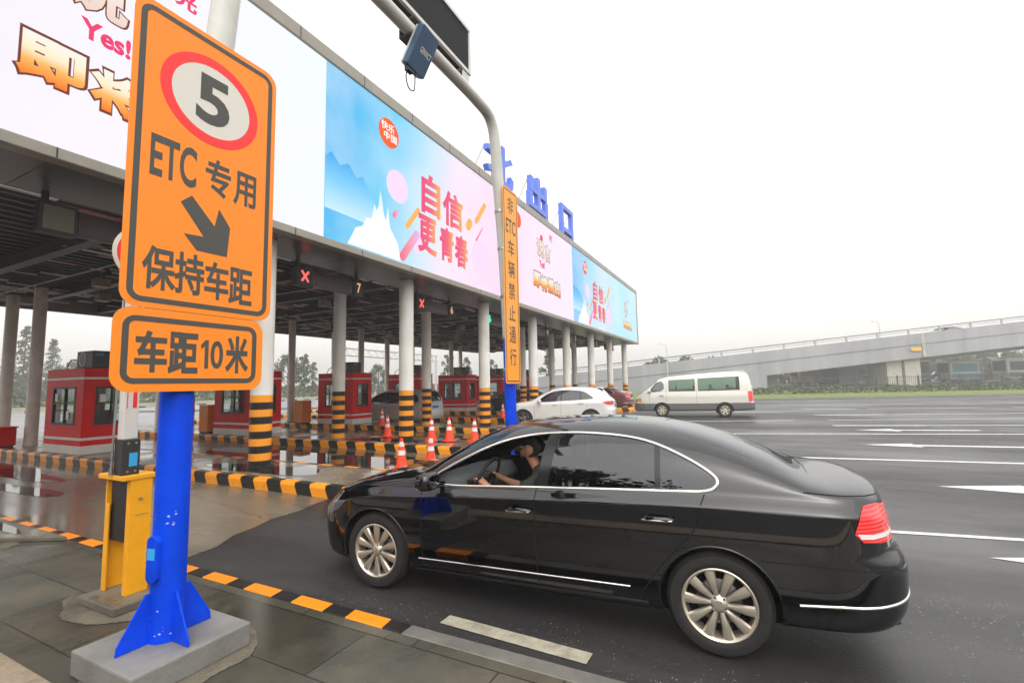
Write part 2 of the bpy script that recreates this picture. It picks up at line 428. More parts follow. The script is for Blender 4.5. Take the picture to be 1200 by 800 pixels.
def shell_meshes(S, regions, grid, lines=()):
    """cut the body surface along all region outlines; returns {region: (verts, normals, tris)} for the y>=0 half"""
    V = []; E = []; B = S.B
    def addp(pl, close):
        o = len(V); V.extend([(p[0], p[1] * B) for p in pl]); n = len(pl)
        E.extend([(o + i, o + (i + 1) % n) for i in range(n if close else n - 1)])
    nu = int(S.A / grid); nt = int(B / grid)
    us = np.linspace(0, S.A, nu + 1); ts = np.linspace(0, 1, nt + 1)
    addp([(u, 0.) for u in us] + [(S.A, t) for t in ts[1:]] + [(u, 1.) for u in us[::-1][1:]] + [(0., t) for t in ts[::-1][1:-1]], True)
    addp([(u, .5) for u in us], False)
    for l in lines: addp(l, False)
    for n, pl in regions: addp(pl, True)
    nb = len(V); K = np.array(V)
    for i, u in enumerate(us[1:-1]):
        for j, t in enumerate(ts[1:-1]):
            p = (u + (grid / 2 if j % 2 else 0), t * B)
            if np.min((K[:, 0] - p[0]) ** 2 + (K[:, 1] - p[1]) ** 2) > (grid * .45) ** 2: V.append(p)
    vs, es, fs, *_ = delaunay_2d_cdt([Vector(p) for p in V], E, [], 0, 1e-5)
    D = np.array([v[:] for v in vs]); T = np.array([f for f in fs if len(f) == 3]); D[:, 1] /= B
    c = D[T].mean(1)
    ok = (c[:, 0] > 0) & (c[:, 0] < S.A) & (c[:, 1] > 0) & (c[:, 1] < 1)
    T = T[ok]; c = c[ok]
    lab = np.array(['body'] * len(T), dtype=object); done = np.zeros(len(T), bool)
    for n, pl in regions:
        m = inpoly(c, pl) & ~done; lab[m] = n; done |= m
    P = S.P(D[:, 0], D[:, 1]); N = S.N(D[:, 0], D[:, 1])
    bad = np.linalg.norm(N, axis=1) < .5; N[bad] = (0, 0, 1)
    P[D[:, 1] > .9995, 1] = 0
    fn = np.cross(P[T[:, 1]] - P[T[:, 0]], P[T[:, 2]] - P[T[:, 0]])
    fl = (fn * N[T].mean(1)).sum(1) < 0; T[fl] = T[fl][:, ::-1]
    out = {}
    for n in set(lab):
        t = T[lab == n]; used = np.unique(t); mp = -np.ones(len(P), int); mp[used] = np.arange(len(used))
        out[n] = (P[used], N[used], mp[t])
    return out
def pieces(d):
    """connected pieces of a cut-out, specks dropped"""
    P, N, T = d; lab = np.arange(len(P))
    for _ in range(200):
        m = lab[T].min(1); old = lab.copy()
        for j in range(3): np.minimum.at(lab, T[:, j], m)
        if (old == lab).all(): break
    out = []
    for l in np.unique(lab[T[:, 0]]):
        t = T[lab[T[:, 0]] == l]; u = np.unique(t)
        ar = np.linalg.norm(np.cross(P[t[:, 1]] - P[t[:, 0]], P[t[:, 2]] - P[t[:, 0]]), axis=1).sum() / 2
        if ar < 4e-4: continue
        mp = -np.ones(len(P), int); mp[u] = np.arange(len(u)); out.append((P[u], N[u], mp[t]))
    return out
def shell_obj(name, data, sides, m, parent, push=0., flip=False):
    vs = []; ns = []; fs = []
    for sd in sides:
        P, N, T = data; o = len(vs); k = np.array([1, sd, 1.])
        Q = (P + N * push) * k; M = N * k * (-1 if flip else 1)
        vs += [tuple(p) for p in Q]; ns += [tuple(p) for p in M]
        rev = (sd < 0) != flip
        fs += [tuple(int(i) + o for i in (t[::-1] if rev else t)) for t in T]
    me = bpy.data.meshes.new(name); me.from_pydata(vs, [], fs); me.materials.append(m)
    me.polygons.foreach_set('use_smooth', [True] * len(me.polygons))
    me.normals_split_custom_set_from_vertices(ns); me.update()
    return mpart(name, me, parent)
def ribbon(mb, S, path, w, h, sd, lift=0.):
    """raised or inlaid strip following the body surface"""
    u = np.array([p[0] for p in path]); t = np.array([p[1] for p in path]); P = S.P(u, t); N = S.N(u, t)
    k = np.array([1, sd, 1.]); P = P * k; N = N * k
    vs = []; n = len(P); cl = np.allclose(P[0], P[-1])
    for i in range(n):
        a = P[i - 1] if i else (P[-2] if cl else P[0]); b = P[i + 1] if i < n - 1 else (P[1] if cl else P[-1])
        tg = b - a; tg = tg / (np.linalg.norm(tg) + 1e-9); sv = np.cross(N[i], tg); sv /= np.linalg.norm(sv) + 1e-9
        for a_, b_ in ((-.5, -.15), (-.34, .75), (0, 1), (.34, .75), (.5, -.15)): vs.append(P[i] + sv * w * a_ + N[i] * (lift + h * b_))
    return mb.add(vs, [(i * 5 + j, (i + 1) * 5 + j, (i + 1) * 5 + j + 1, i * 5 + j + 1) for i in range(n - 1) for j in range(4)])

def wheel_meshes(r, rr, wd, spokes, style):
    """tyre and rim about the y axis, outer face towards -y at y=0"""
    ty = MB(); h = r - rr
    ty.lathe([(rr - .004, .03), (rr, .012), (rr + .012, .004), (rr + h * .35, -.004), (rr + h * .75, .004), (r - .022, .02), (r - .006, .036), (r, .05), (r, wd - .05), (r - .02, wd - .01), (rr, wd)], (0, 0, 0), 'y', 48)
    for q in range(3):
        pass
    ri = MB()
    ri.lathe([(rr + .004, .008), (rr - .004, .004), (rr - .014, .012), (rr - .022, .03), (rr - .03, wd - .02)], (0, 0, 0), 'y', 48)
    for k in range(spokes):
        a = 2 * math.pi * k / spokes + .1
        if style == 'pair': a += (.16 if k % 2 else -.16)
        c, s_ = math.cos(a), math.sin(a)
        f = lambda rad, off, y: (c * rad - s_ * off, y, s_ * rad + c * off)
        w0, w1 = (.016, .036) if style == 'ten' else (.014, .02) if style == 'pair' else (.04, .045)
        r1 = rr - .012; vs = []
        for rad, ww, y in ((.045, w0, .030), (.10, w0 + (w1 - w0) * .3, .020), (.16, w0 + (w1 - w0) * .75, .014), (r1, w1, .016)):
            vs += [f(rad, -ww, y + .012), f(rad, -ww * .72, y), f(rad, 0, y - .005), f(rad, ww * .72, y), f(rad, ww, y + .012), f(rad, ww * .8, y + .035), f(rad, -ww * .8, y + .035)]
        fs = [(i * 7 + j, i * 7 + (j + 1) % 7, (i + 1) * 7 + (j + 1) % 7, (i + 1) * 7 + j) for i in range(3) for j in range(7)]
        ri.add(vs, fs)
    ri.lathe([(0, .012), (.03, .013), (.036, .018), (.05, .022), (.06, .034), (.06, .06)], (0, 0, 0), 'y', 24)
    ri.m = 1
    for k in range(5):
        a = 2 * math.pi * k / 5 + .4; ri.lathe([(0, .019), (.009, .02), (.010, .04)], (.047 * math.cos(a), 0, .047 * math.sin(a)), 'y', 8)
    ri.lathe([(0, .075), (.13, .075), (.145, .085)], (0, 0, 0), 'y', 32)
    ri.m = 2; ri.lathe([(.145, .10), (rr - .02, .11)], (0, 0, 0), 'y', 32)
    return ty, ri

M = {}
def vehicle_mats():
    M['tyre'] = mat('tyre_rubber', (.022, .021, .02), .75, var=.2, vscale=14)
    M['alloy'] = mat('alloy', (.62, .56, .46), .32, .75)
    M['bolt'] = mat('brake_steel', (.18, .17, .16), .45, .8)
    M['well'] = mat('wheel_well', (.008, .008, .008), .9)
    M['chrome'] = mat('chrome', (.83, .82, .78), .12, 1.)
    M['gap'] = mat('seam_shadow', (.004, .004, .004), .8)
    M['blackgloss'] = mat('black_trim', (.010, .010, .011), .18, spec=.5)
    M['plastic'] = mat('dark_plastic', (.03, .03, .032), .55)
    M['cabin'] = mat('cabin_cloth', (.07, .07, .068), .85)
    M['cabin2'] = mat('cabin_trim', (.20, .21, .21), .6)
    M['glass'] = glassmat('window_glass', (.62, .66, .64))
    M['tint'] = glassmat('tinted_glass', (.16, .17, .17), 2.0)
    M['tintrear'] = glassmat('rear_window_glass', (.10, .11, .11), 1.1); M['green'] = glassmat('green_glass', (.55, .72, .58), 1.0)
    M['red'] = mat('red_lens', (.55, .012, .015), .15, coat=.6)
    M['redlit'] = M['red'].copy(); M['redlit'].name = 'red_lens_lit'
    b = M['redlit'].node_tree.nodes['Principled BSDF']; b.inputs['Emission Color'].default_value = (1, .04, .03, 1); b.inputs['Emission Strength'].default_value = .35
    wt = M['redlit'].node_tree; tc = wt.nodes.new('ShaderNodeTexCoord'); wv = wt.nodes.new('ShaderNodeTexWave'); wv.bands_direction = 'Z'; wv.inputs['Scale'].default_value = 14; wv.inputs['Distortion'].default_value = .4
    bp = wt.nodes.new('ShaderNodeBump'); bp.inputs['Strength'].default_value = .55; bp.inputs['Distance'].default_value = .01; wt.links.new(tc.outputs['Object'], wv.inputs['Vector']); wt.links.new(wv.outputs['Fac'], bp.inputs['Height']); wt.links.new(bp.outputs[0], b.inputs['Normal'])
    M['clear'] = mat('clear_lens', (.09, .095, .10), .1, coat=.8)
    M['amber'] = mat('amber_lens', (.75, .28, .03), .2, coat=.6)
    M['blueplate'] = mat('blue_plate', (.05, .12, .55), .4)
    M['white'] = mat('white_plastic', (.75, .75, .74), .4)

def vehicle(name, label, cat, sp, paint, loc, rz, group=None, grid=.06, wheelset=None):
    root = thing(name, label, cat, loc, rz, group)
    S = Shell(sp); W = sp['W']; r = sp['r']; zw = r; ra = sp.get('ra', r + .045)
    reg = []
    for x in sp['axles']:
        pts = []
        for i in range(41):
            a = R(-60 + 300 * i / 40); px, pz = x + ra * math.cos(a), zw + ra * math.sin(a)
            zb_ = float(S.zs(px)) + .012
            pts.append(S.inv((px, max(pz, zb_))) if pz > zb_ else (float(S.u(px)), -.03))
        reg.append(('arch', pts))
    dlo = sp['dlo']
    ins = {}
    for k, (nm, a, b) in enumerate(sp['panes']):
        pl = dlo
        if a: pl = clip(pl, a[1], a[0])      # keep right of line a
        if b: pl = clip(pl, b[0], b[1])      # keep left of line b
        reg.append((nm, S.path(pl, .03, True)))
    reg.append(('pillar', S.path(dlo, .03, True)))
    for nm, pl in sp.get('lamps', []): reg.append((nm, S.path(pl, .025, True)))
    for nm, pl in sp.get('glass', []): reg.append((nm, S.path(pl, .04, True)))
    for nm, pl in sp.get('doors', []): reg.append((nm, S.path(pl, .04, True)))
    if 'split' in sp:                                     # two-tone cladding below a height
        f = pchip(sp['split']); xs = np.linspace(0, S.L, 60)
        reg.append(('cladding', [(0., -.01), (S.A, -.01)] + [S.inv((float(x), float(f(x)))) if 0 < x < S.L else ((S.A if x > 1 else 0.), .3) for x in xs[::-1]]))
    kx = np.linspace(.05, S.L - .05, 120)
    kline = [S.inv((float(x), float(S.zk(x)))) for x in kx]
    lines = [kline, [(u, t - .008) for u, t in kline], [(u, t + .008) for u, t in kline]]
    D = shell_meshes(S, reg, grid, lines)
    rm = {'w_front': ('window', 'glass'), 'w_rear': ('window', 'tint'), 'w_quarter': ('quarter_window', 'tint'), 'w_side': ('window', 'green')}
    both = (-1, 1)
    bodyo = shell_obj('body', D['body'], both, paint, root)
    lin = [D['body']] + [D[k] for k in D if k.startswith('door')]
    for k, d in D.items():
        if k in ('body', 'arch'): continue
        if k.startswith('w_'):
            nm, g = rm[k]
            if k in sp.get('tints', {}): g = sp['tints'][k]
            for sd in both:
                if sd < 0 and k == sp.get('open'): continue
                shell_obj(nm, d, (sd,), M[g], root, -.004)
        elif k == 'pillar':
            for dd in pieces(d):
                for sd in both: shell_obj('window_pillar', dd, (sd,), M['blackgloss'], root, -.002)
        elif k.startswith('door'):
            for sd in both:
                o = shell_obj('door', d, (sd,), paint, root)
                hx, hz = sp['handles'][int(k[-1])]
                hm = MB(); u, t = S.inv((hx, hz)); c = S.P(u, t)[0] * (1, sd, 1)
                for dx in (-.085, .085): hm.tube([(c[0] + dx, c[1] - sd * .01, c[2]), (c[0] + dx * .9, c[1] + sd * .035, c[2] + .003)], .013, 8)
                hm.tube([(c[0] - .105, c[1] + sd * .026, c[2]), (c[0] - .07, c[1] + sd * .042, c[2] + .004), (c[0] + .07, c[1] + sd * .042, c[2] + .006), (c[0] + .105, c[1] + sd * .026, c[2] + .002)], [.010, .016, .016, .010], 8)
                h = part('door_handle', hm, paint if sp.get('hm') is None else M[sp['hm']], o, world=False, smooth=40)
                if sp.get('hchrome'):
                    cm = MB(); cm.tube([(c[0] - .10, c[1] + sd * .045, c[2] - .008), (c[0], c[1] + sd * .055, c[2] - .006), (c[0] + .10, c[1] + sd * .045, c[2] - .004)], .006, 6)
                    hh = cm.add([], []); part('handle_trim', cm, M['chrome'], o, world=False, smooth=60)
        elif k == 'windscreen': shell_obj('windscreen', d, both, M['glass'], root, -.003)
        elif k == 'rear_glass': shell_obj('rear_window', d, both, M[sp.get('rgl', 'tint')], root, -.003)
        elif k == 'cladding': shell_obj('lower_cladding', d, both, M[sp['cladmat']], root)
        else:
            for sd in both: shell_obj({'tail': 'tail_light', 'head': 'headlight', 'amber': 'indicator', 'tstrip': 'tail_light_strip'}[k], d, (sd,), M[{'tail': sp.get('tailm', 'red'), 'head': 'clear', 'amber': 'amber', 'tstrip': 'white'}[k]], root, .004)
    # lining so that the cabin reads dark through the panes
    ln = (np.concatenate([d[0] for d in lin]), np.concatenate([d[1] for d in lin]), np.concatenate([lin[i][2] + sum(len(lin[j][0]) for j in range(i)) for i in range(len(lin))]))
    shell_obj('lining', ln, both, M['cabin'], root, -.018, True)
    # seams
    for pl in sp.get('seams', []):
        for sd in both:
            sm = MB(); ribbon(sm, S, S.path(pl, .03), .008, .0012, sd, .0006); part('panel_gap', sm, M['gap'], root, world=False)
    for pl, w, cl in sp.get('chrome', []):
        for sd in both:
            cm = MB(); ribbon(cm, S, S.path(pl + ([pl[0]] if cl else []), .02), w, .008, sd); part('trim', cm, M[sp.get('trimm', 'chrome')], root, world=False, smooth=60)
    for x in sp['axles']:
        for sd in both:
            pts = []; lm = MB()
            for i in range(37):
                a = R(-30 + 240 * i / 36); px, pz = x + (ra + .004) * math.cos(a), zw + (ra + .004) * math.sin(a)
                if pz > float(S.zs(px)) + .02: pts.append(S.inv((px, pz)))
            ribbon(lm, S, pts, .014, .003, sd); part('arch_lip', lm, M[sp['lipm']] if 'lipm' in sp else paint, root, world=False, smooth=60)
    if sp.get('sills'):
        for sd in both:
            sm = MB(); ribbon(sm, S, S.path([(1.36, .235), (2.3, .245), (3.36, .262)], .05), .06, .014, sd); part('sill', sm, M['blackgloss'], root, world=False, smooth=60)
    # wells and floor
    wm = MB()
    for x in sp['axles']:
        for sd in both:
            y0, y1 = sd * (W - .02), sd * (W - .36)
            wm.lathe([(ra + .015, y0), (ra + .015, y1), (.02, y1)], (x, 0, zw), 'y', 28, R(-8), R(188))
    xs = np.linspace(.12, S.L - .12, 30); yy = S.w(xs) - .12
    fl = [(float(x), float(y), float(S.zs(x)) + .012) for x, y in zip(xs, yy)] + [(float(x), -float(y), float(S.zs(x)) + .012) for x, y in zip(xs[::-1], yy[::-1])]
    wm.add(fl, [tuple(range(len(fl)))])
    part('underbody', wm, M['well'], root, world=False)
    # wheels
    ty, ri = wheel_meshes(r, sp['rr'], .225, *sp.get('spokes', (10, 'ten')))
    tme = ty.mesh('tyre', M['tyre'], smooth=50); rme = ri.mesh('rim', [M[sp.get('rimm', 'alloy')], M['bolt'], M['well']], smooth=35)
    for x in sp['axles']:
        for sd in both:
            a = bpy.data.objects.new('wheel', tme); link(a); a.parent = root; WM[a] = WM[root]
            a.location = (x, sd * (W - .02), zw); a.rotation_euler = (0, R(random.uniform(0, 70)), 0 if sd < 0 else math.pi)
            b = bpy.data.objects.new('rim', rme); link(b); b.parent = a
    # mirrors
    if 'mirror' in sp:
        mx, mz = sp['mirror']
        for sd in both:
            y = sd * (W + .10); b = MB()
            n, k = 14, 8; vs = []
            for i in range(k + 1):
                th = math.pi * i / k
                for j in range(n):
                    q = 2 * math.pi * j / n; ex = .10 if math.cos(th) < 0 else .055
                    sq = lambda v, e: math.copysign(abs(v) ** e, v)
                    vs.append((mx - ex * sq(math.cos(th), .6) * -1 - .0, y + .115 * sq(math.sin(th), .6) * sq(math.cos(q), .6), mz + .075 * sq(math.sin(th), .6) * sq(math.sin(q), .6)))
            b.add(vs, [(i * n + j, i * n + (j + 1) % n, (i + 1) * n + (j + 1) % n, (i + 1) * n + j) for i in range(k) for j in range(n)])
            b.tube([(mx + .02, sd * (W - .09), mz - .06), (mx, sd * (W + .03), mz - .05)], [.03, .02], 8)
            o = part('door_mirror', b, paint, root, world=False, smooth=60)
            if sp.get('mchrome'):
                c = MB(); c.tube([(mx - .08, y - sd * .06, mz - .058), (mx - .095, y + sd * .02, mz - .052), (mx - .05, y + sd * .1, mz - .045)], .013, 6)
                part('mirror_trim', c, M['chrome'], o, world=False, smooth=60)
    # cabin
    for sx, sy in sp.get('seats', []):
        s_ = MB(); z0 = sp.get('seatz', .30); hh = sp.get('seath', .62)
        s_.box(sx - .28, sx + .24, sy - .24, sy + .24, z0, z0 + .22)
        s_.prism([(.16, .2), (.28, .2), (.42, .2 + hh), (.32, .2 + hh)], (sx, sy + .22, z0), (1, 0, 0), (0, 0, 1), .44)
        s_.prism([(.335, .23 + hh), (.43, .23 + hh), (.445, .42 + hh), (.37, .42 + hh)], (sx, sy + .12, z0), (1, 0, 0), (0, 0, 1), .24)
        part('seat', s_, M['cabin'], root, world=False, bevel=.03, smooth=40)
    if 'dash' in sp:
        x, z = sp['dash']; d = MB(); y = W - .16
        d.prism([(x - .45, z - .02), (x - .30, z - .35), (x + .05, z - .35), (x + .1, z - .12), (x + .02, z), (x - .2, z + .03)], (0, y, 0), (1, 0, 0), (0, 0, 1), 2 * y)
        part('dashboard', d, M['cabin2'], root, world=False, bevel=.02, smooth=40)
        w_ = MB(); c0 = Vector((x + .26, -.37, z + .02)); tl = R(25); n = 28
        ring_ = [c0 + Vector((math.sin(tl) * math.sin(2 * math.pi * i / n) * .19, .19 * math.cos(2 * math.pi * i / n), math.cos(tl) * math.sin(2 * math.pi * i / n) * .19)) for i in range(n + 1)]
        w_.tube(ring_, .016, 8, False)
        for i in (0, 14, 21): w_.tube([c0, ring_[i]], .016, 6)
        w_.tube([c0 + Vector((-.03, 0, .01)), c0 + Vector((.02, 0, -.01))], .06, 12)
        w_.tube([c0, c0 + Vector((-.3, 0, -.1))], .03, 8)
        part('steering_wheel', w_, M['plastic'], root, world=False, smooth=50)
    root['_S'] = 0; del root['_S']
    return root, S

def off(pl, d): return [(x, z + d) for x, z in pl]
SEDAN = dict(L=4.98, W=.918, Lf=.75, pf=2.6, Lr=.62, pr=3.0, shoulder=.075, ta=.30, tb=.33, n0=2.7, n1=3.7, r=.335, rr=.232, ra=.375, axles=(.95, 3.815), girth=2.15,
    zc=[(0, .69), (.15, .79), (.35, .865), (.7, .945), (1.0, 1.0), (1.22, 1.035), (1.3, 1.06), (1.6, 1.235), (1.95, 1.405), (2.2, 1.468), (2.55, 1.5), (2.9, 1.51), (3.3, 1.495), (3.6, 1.45), (3.9, 1.37), (4.2, 1.255), (4.45, 1.145), (4.6, 1.122), (4.8, 1.115), (4.92, 1.095), (4.98, 1.05)],
    zb=[(0, .62), (.25, .74), (.5, .82), (.9, .895), (1.5, .94), (2.1, .97), (3.1, 1.02), (3.7, 1.048), (4.2, 1.055), (4.75, 1.04), (4.98, .95)],
    zk=[(0, .52), (.3, .68), (.6, .76), (1.0, .835), (1.5, .865), (2.1, .893), (3.1, .945), (4, .97), (4.7, .97), (4.98, .88)],
    zs=[(0, .20), (.5, .19), (1.2, .2), (3.5, .21), (4.3, .24), (4.98, .27)],
    dR=[(.2, -.10), (.4, -.01), (.62, 0), (.68, -.02), (.76, -.07), (.95, -.09), (1.06, -.10), (1.2, -.10)], dF=[(.15, .07), (.3, .01), (.5, 0), (.62, .02), (.8, .10), (1, .12)],
    dlo=smooth_loop([(1.53, .955), (1.80, .957), (2.13, .975), (2.6, 1.0), (3.14, 1.025), (3.6, 1.045), (3.80, 1.055), (3.86, 1.12), (3.80, 1.185), (3.62, 1.28), (3.39, 1.365), (3.13, 1.402), (2.75, 1.412), (2.4, 1.388), (2.07, 1.31), (1.72, 1.135), (1.57, 1.045), (1.52, .99)], 2),
    panes=[('w_front', None, ((2.50, .9), (2.57, 1.5))), ('w_rear', ((2.60, .9), (2.66, 1.5)), ((3.435, .9), (3.415, 1.5))), ('w_quarter', ((3.475, .9), (3.455, 1.5)), None)],
    glass=[('windscreen', [('t', 1.27, 0), ('t', 1.31, .3), ('t', 1.42, .58), ('t', 1.50, .68), ('t', 1.75, .62), ('t', 2.04, .52), ('t', 1.98, .28), ('t', 1.96, 0)]), ('rear_glass', [('t', 3.44, 0), ('t', 3.47, .3), ('t', 3.55, .52), ('t', 3.9, .60), ('t', 4.22, .66), ('t', 4.36, .64), ('t', 4.44, .35), ('t', 4.46, 0)])],
    lamps=[('tstrip', [(4.63, .845), (4.70, .838), ('r', .70, .835), ('r', .55, .835), ('r', .55, .86), ('r', .70, .862), (4.70, .865), (4.61, .875)]), ('tail', [(4.665, 1.02), (4.63, .97), (4.595, .875), (4.64, .825), (4.74, .81), ('r', .66, .80), ('r', .47, .805), ('r', .47, 1.0), ('r', .66, 1.01), (4.76, 1.025)]), ('head', [(.62, .76), (.45, .74), (.30, .69), ('f', .55, .62), ('f', .48, .56), ('f', .62, .54), (.30, .58), (.50, .66)])],
    doors=[('door0', [(1.47, .33), (2.50, .34), (2.50, .955), (1.47, .90)]), ('door1', [(2.54, .34), (3.30, .36), (3.44, .55), (3.66, .80), (3.70, 1.0), (2.54, .955)])],
    handles=[(2.40, .835), (3.45, .87)], rgl='tintrear', hchrome=True, open='w_front', tailm='redlit',
    seams=[[(1.44, .93), (1.47, .86), (1.46, .5), (1.48, .28)], [(2.52, .99), (2.53, .6), (2.54, .28)], [(3.76, 1.04), (3.68, .80), (3.46, .55), (3.33, .36), (3.3, .28)], [(1.47, .285), (2.5, .285), (3.3, .29)], [(4.08, .66), (4.4, .665), (4.70, .66), ('r', .75, .65)], [(4.35, 1.09), (4.7, 1.07), (4.80, 1.055)], [(1.3, .99), (1.0, .93), (.6, .86), (.3, .76)]],
    chrome=[(smooth_loop([(1.53, .955), (1.80, .957), (2.13, .975), (2.6, 1.0), (3.14, 1.025), (3.6, 1.045), (3.80, 1.055), (3.86, 1.12), (3.80, 1.185), (3.62, 1.28), (3.39, 1.365), (3.13, 1.402), (2.75, 1.412), (2.4, 1.388), (2.07, 1.31), (1.72, 1.135), (1.57, 1.045), (1.52, .99)], 2), .026, True), ([(1.43, .335), (2.2, .352), (3.24, .375)], .014, False), ([(4.28, .415), (4.5, .44), (4.72, .45), ('r', .80, .455), ('r', .6, .46), ('r', .3, .46), ('r', .02, .46)], .019, False)],
    sills=True, mirror=(1.62, 1.02), mchrome=True, seats=[(2.35, -.37), (2.35, .37), (3.2, -.37), (3.2, .37)], dash=(1.58, .93))
SUV = dict(L=4.68, W=.95, Lf=.7, pf=2.6, Lr=.55, pr=3.2, ta=.34, tb=.25, n0=3, n1=4.5, r=.365, rr=.25, ra=.415, axles=(.92, 3.73), girth=2.3, shoulder=.05,
    zc=[(0, .82), (.15, .93), (.4, 1.0), (.9, 1.075), (1.18, 1.115), (1.6, 1.36), (1.95, 1.535), (2.3, 1.62), (2.8, 1.66), (3.4, 1.645), (3.9, 1.595), (4.08, 1.555), (4.25, 1.43), (4.45, 1.23), (4.58, 1.14), (4.68, 1.06)],
    zb=[(0, .74), (.3, .88), (.8, .97), (1.5, 1.03), (2.6, 1.075), (3.6, 1.12), (4.3, 1.13), (4.68, 1.02)],
    zk=[(0, .6), (.5, .82), (1.5, .93), (3, .985), (4.3, 1.0), (4.68, .92)], zs=[(0, .26), (1, .27), (3.6, .28), (4.68, .34)],
    dR=[(.25, -.10), (.5, 0), (.7, 0), (.85, -.05), (1.1, -.06), (1.7, -.04)], dF=[(.2, .07), (.5, 0), (.75, .02), (.95, .08)],
    dlo=smooth_loop([(1.5, 1.04), (2.6, 1.09), (3.5, 1.135), (3.86, 1.17), (3.80, 1.24), (3.55, 1.42), (3.3, 1.50), (2.8, 1.53), (2.35, 1.515), (2.0, 1.42), (1.7, 1.23)], 2),
    panes=[('w_front', None, ((2.48, .9), (2.52, 1.6))), ('w_rear', ((2.54, .9), (2.58, 1.6)), ((3.32, .9), (3.26, 1.6))), ('w_quarter', ((3.37, .9), (3.31, 1.6)), None)],
    tints={'w_front': 'tint'},
    glass=[('windscreen', [('t', 1.22, 0), ('t', 1.26, .3), ('t', 1.42, .62), ('t', 1.55, .7), ('t', 2.05, .56), ('t', 1.98, 0)]), ('rear_glass', [('t', 4.07, 0), ('t', 4.07, .45), ('t', 4.10, .58), ('t', 4.36, .66), ('t', 4.43, .62), ('t', 4.46, 0)])],
    lamps=[('tail', [(4.18, 1.03), (4.33, 1.07), (4.5, 1.08), ('r', .6, 1.07), ('r', .42, 1.03), ('r', .6, .93), (4.48, .92), (4.36, .94)]), ('head', [(.75, .90), (.45, .86), ('f', .6, .80), ('f', .45, .72), (.3, .72), (.5, .8)])],
    doors=[('door0', [(1.42, .42), (2.50, .44), (2.50, 1.06), (1.42, .98)]), ('door1', [(2.54, .44), (3.25, .47), (3.40, .65), (3.58, .85), (3.60, 1.10), (2.54, 1.06)])],
    handles=[(2.3, .955), (3.35, 1.0)],
    seams=[[(1.40, 1.0), (1.40, .4)], [(2.52, 1.06), (2.52, .4)], [(3.62, 1.12), (3.58, .84), (3.38, .62), (3.28, .45)]],
    chrome=[([(1.5, 1.035), (2.6, 1.085), (3.5, 1.13), (3.84, 1.165)], .02, False)], mirror=(1.66, 1.10), seats=[(2.35, -.37), (2.35, .37), (3.2, -.37), (3.2, .37)], seatz=.42, dash=(1.58, 1.0), rimm='bolt', spokes=(10, 'pair'))
MPV = dict(L=4.8, W=.9, Lf=.7, pf=2.5, Lr=.4, pr=3.6, ta=.22, tb=.22, n0=3, n1=6, r=.325, rr=.21, ra=.375, axles=(.93, 3.76), girth=2.4, shoulder=.05,
    zc=[(0, .75), (.2, .87), (.6, .97), (.95, 1.06), (1.35, 1.28), (1.75, 1.5), (2.1, 1.61), (2.7, 1.66), (3.5, 1.67), (4.2, 1.64), (4.45, 1.59), (4.6, 1.38), (4.72, 1.08), (4.8, .98)],
    zb=[(0, .66), (.4, .86), (1, .95), (2, .99), (4.3, 1.03), (4.8, .94)], zk=[(0, .5), (.5, .74), (1.5, .84), (4.3, .90), (4.8, .82)], zs=[(0, .2), (1, .21), (4, .22), (4.8, .28)],
    dR=[(.25, -.06), (.45, 0), (.6, 0), (.7, -.05), (1.7, -.06)], dF=[(.2, .07), (.5, 0), (.75, .02), (.95, .08)],
    dlo=smooth_loop([(1.25, .99), (2, 1.0), (3, 1.02), (4.35, 1.05), (4.40, 1.2), (4.25, 1.44), (3.3, 1.53), (2.6, 1.53), (2.1, 1.49), (1.75, 1.37)], 2),
    panes=[('w_front', None, ((2.4, .9), (2.45, 1.7))), ('w_rear', ((2.48, .9), (2.53, 1.7)), ((3.45, .9), (3.42, 1.7))), ('w_quarter', ((3.52, .9), (3.49, 1.7)), None)], tints={'w_front': 'tint'},
    glass=[('windscreen', [('t', 1.0, 0), ('t', 1.05, .3), ('t', 1.2, .6), ('t', 1.3, .68), ('t', 1.9, .58), ('t', 1.82, 0)]), ('rear_glass', [('t', 4.44, 0), ('t', 4.45, .45), ('t', 4.48, .58), ('t', 4.60, .68), ('t', 4.645, .66), ('t', 4.66, 0)])],
    lamps=[('tail', [(4.60, 1.04), (4.58, .66), ('r', .72, .66), ('r', .70, 1.0)]), ('head', [(.7, .84), (.4, .8), ('f', .5, .72), ('f', .45, .62), (.4, .68)])],
    doors=[('door0', [(1.3, .33), (2.42, .35), (2.42, .98), (1.3, .94)]), ('door1', [(2.46, .35), (3.35, .38), (3.45, .6), (3.47, .99), (2.46, .98)])], handles=[(2.25, .83), (2.65, .85)],
    seams=[[(1.28, .95), (1.28, .3)], [(2.44, 1.0), (2.44, .3)], [(3.5, 1.0), (3.47, .6), (3.36, .36)]], chrome=[], mirror=(1.45, 1.05), seats=[(2.2, -.4), (2.2, .4), (3.1, -.4), (3.1, .4)], seatz=.38, dash=(1.4, .95), tailm='red', rgl='tint')
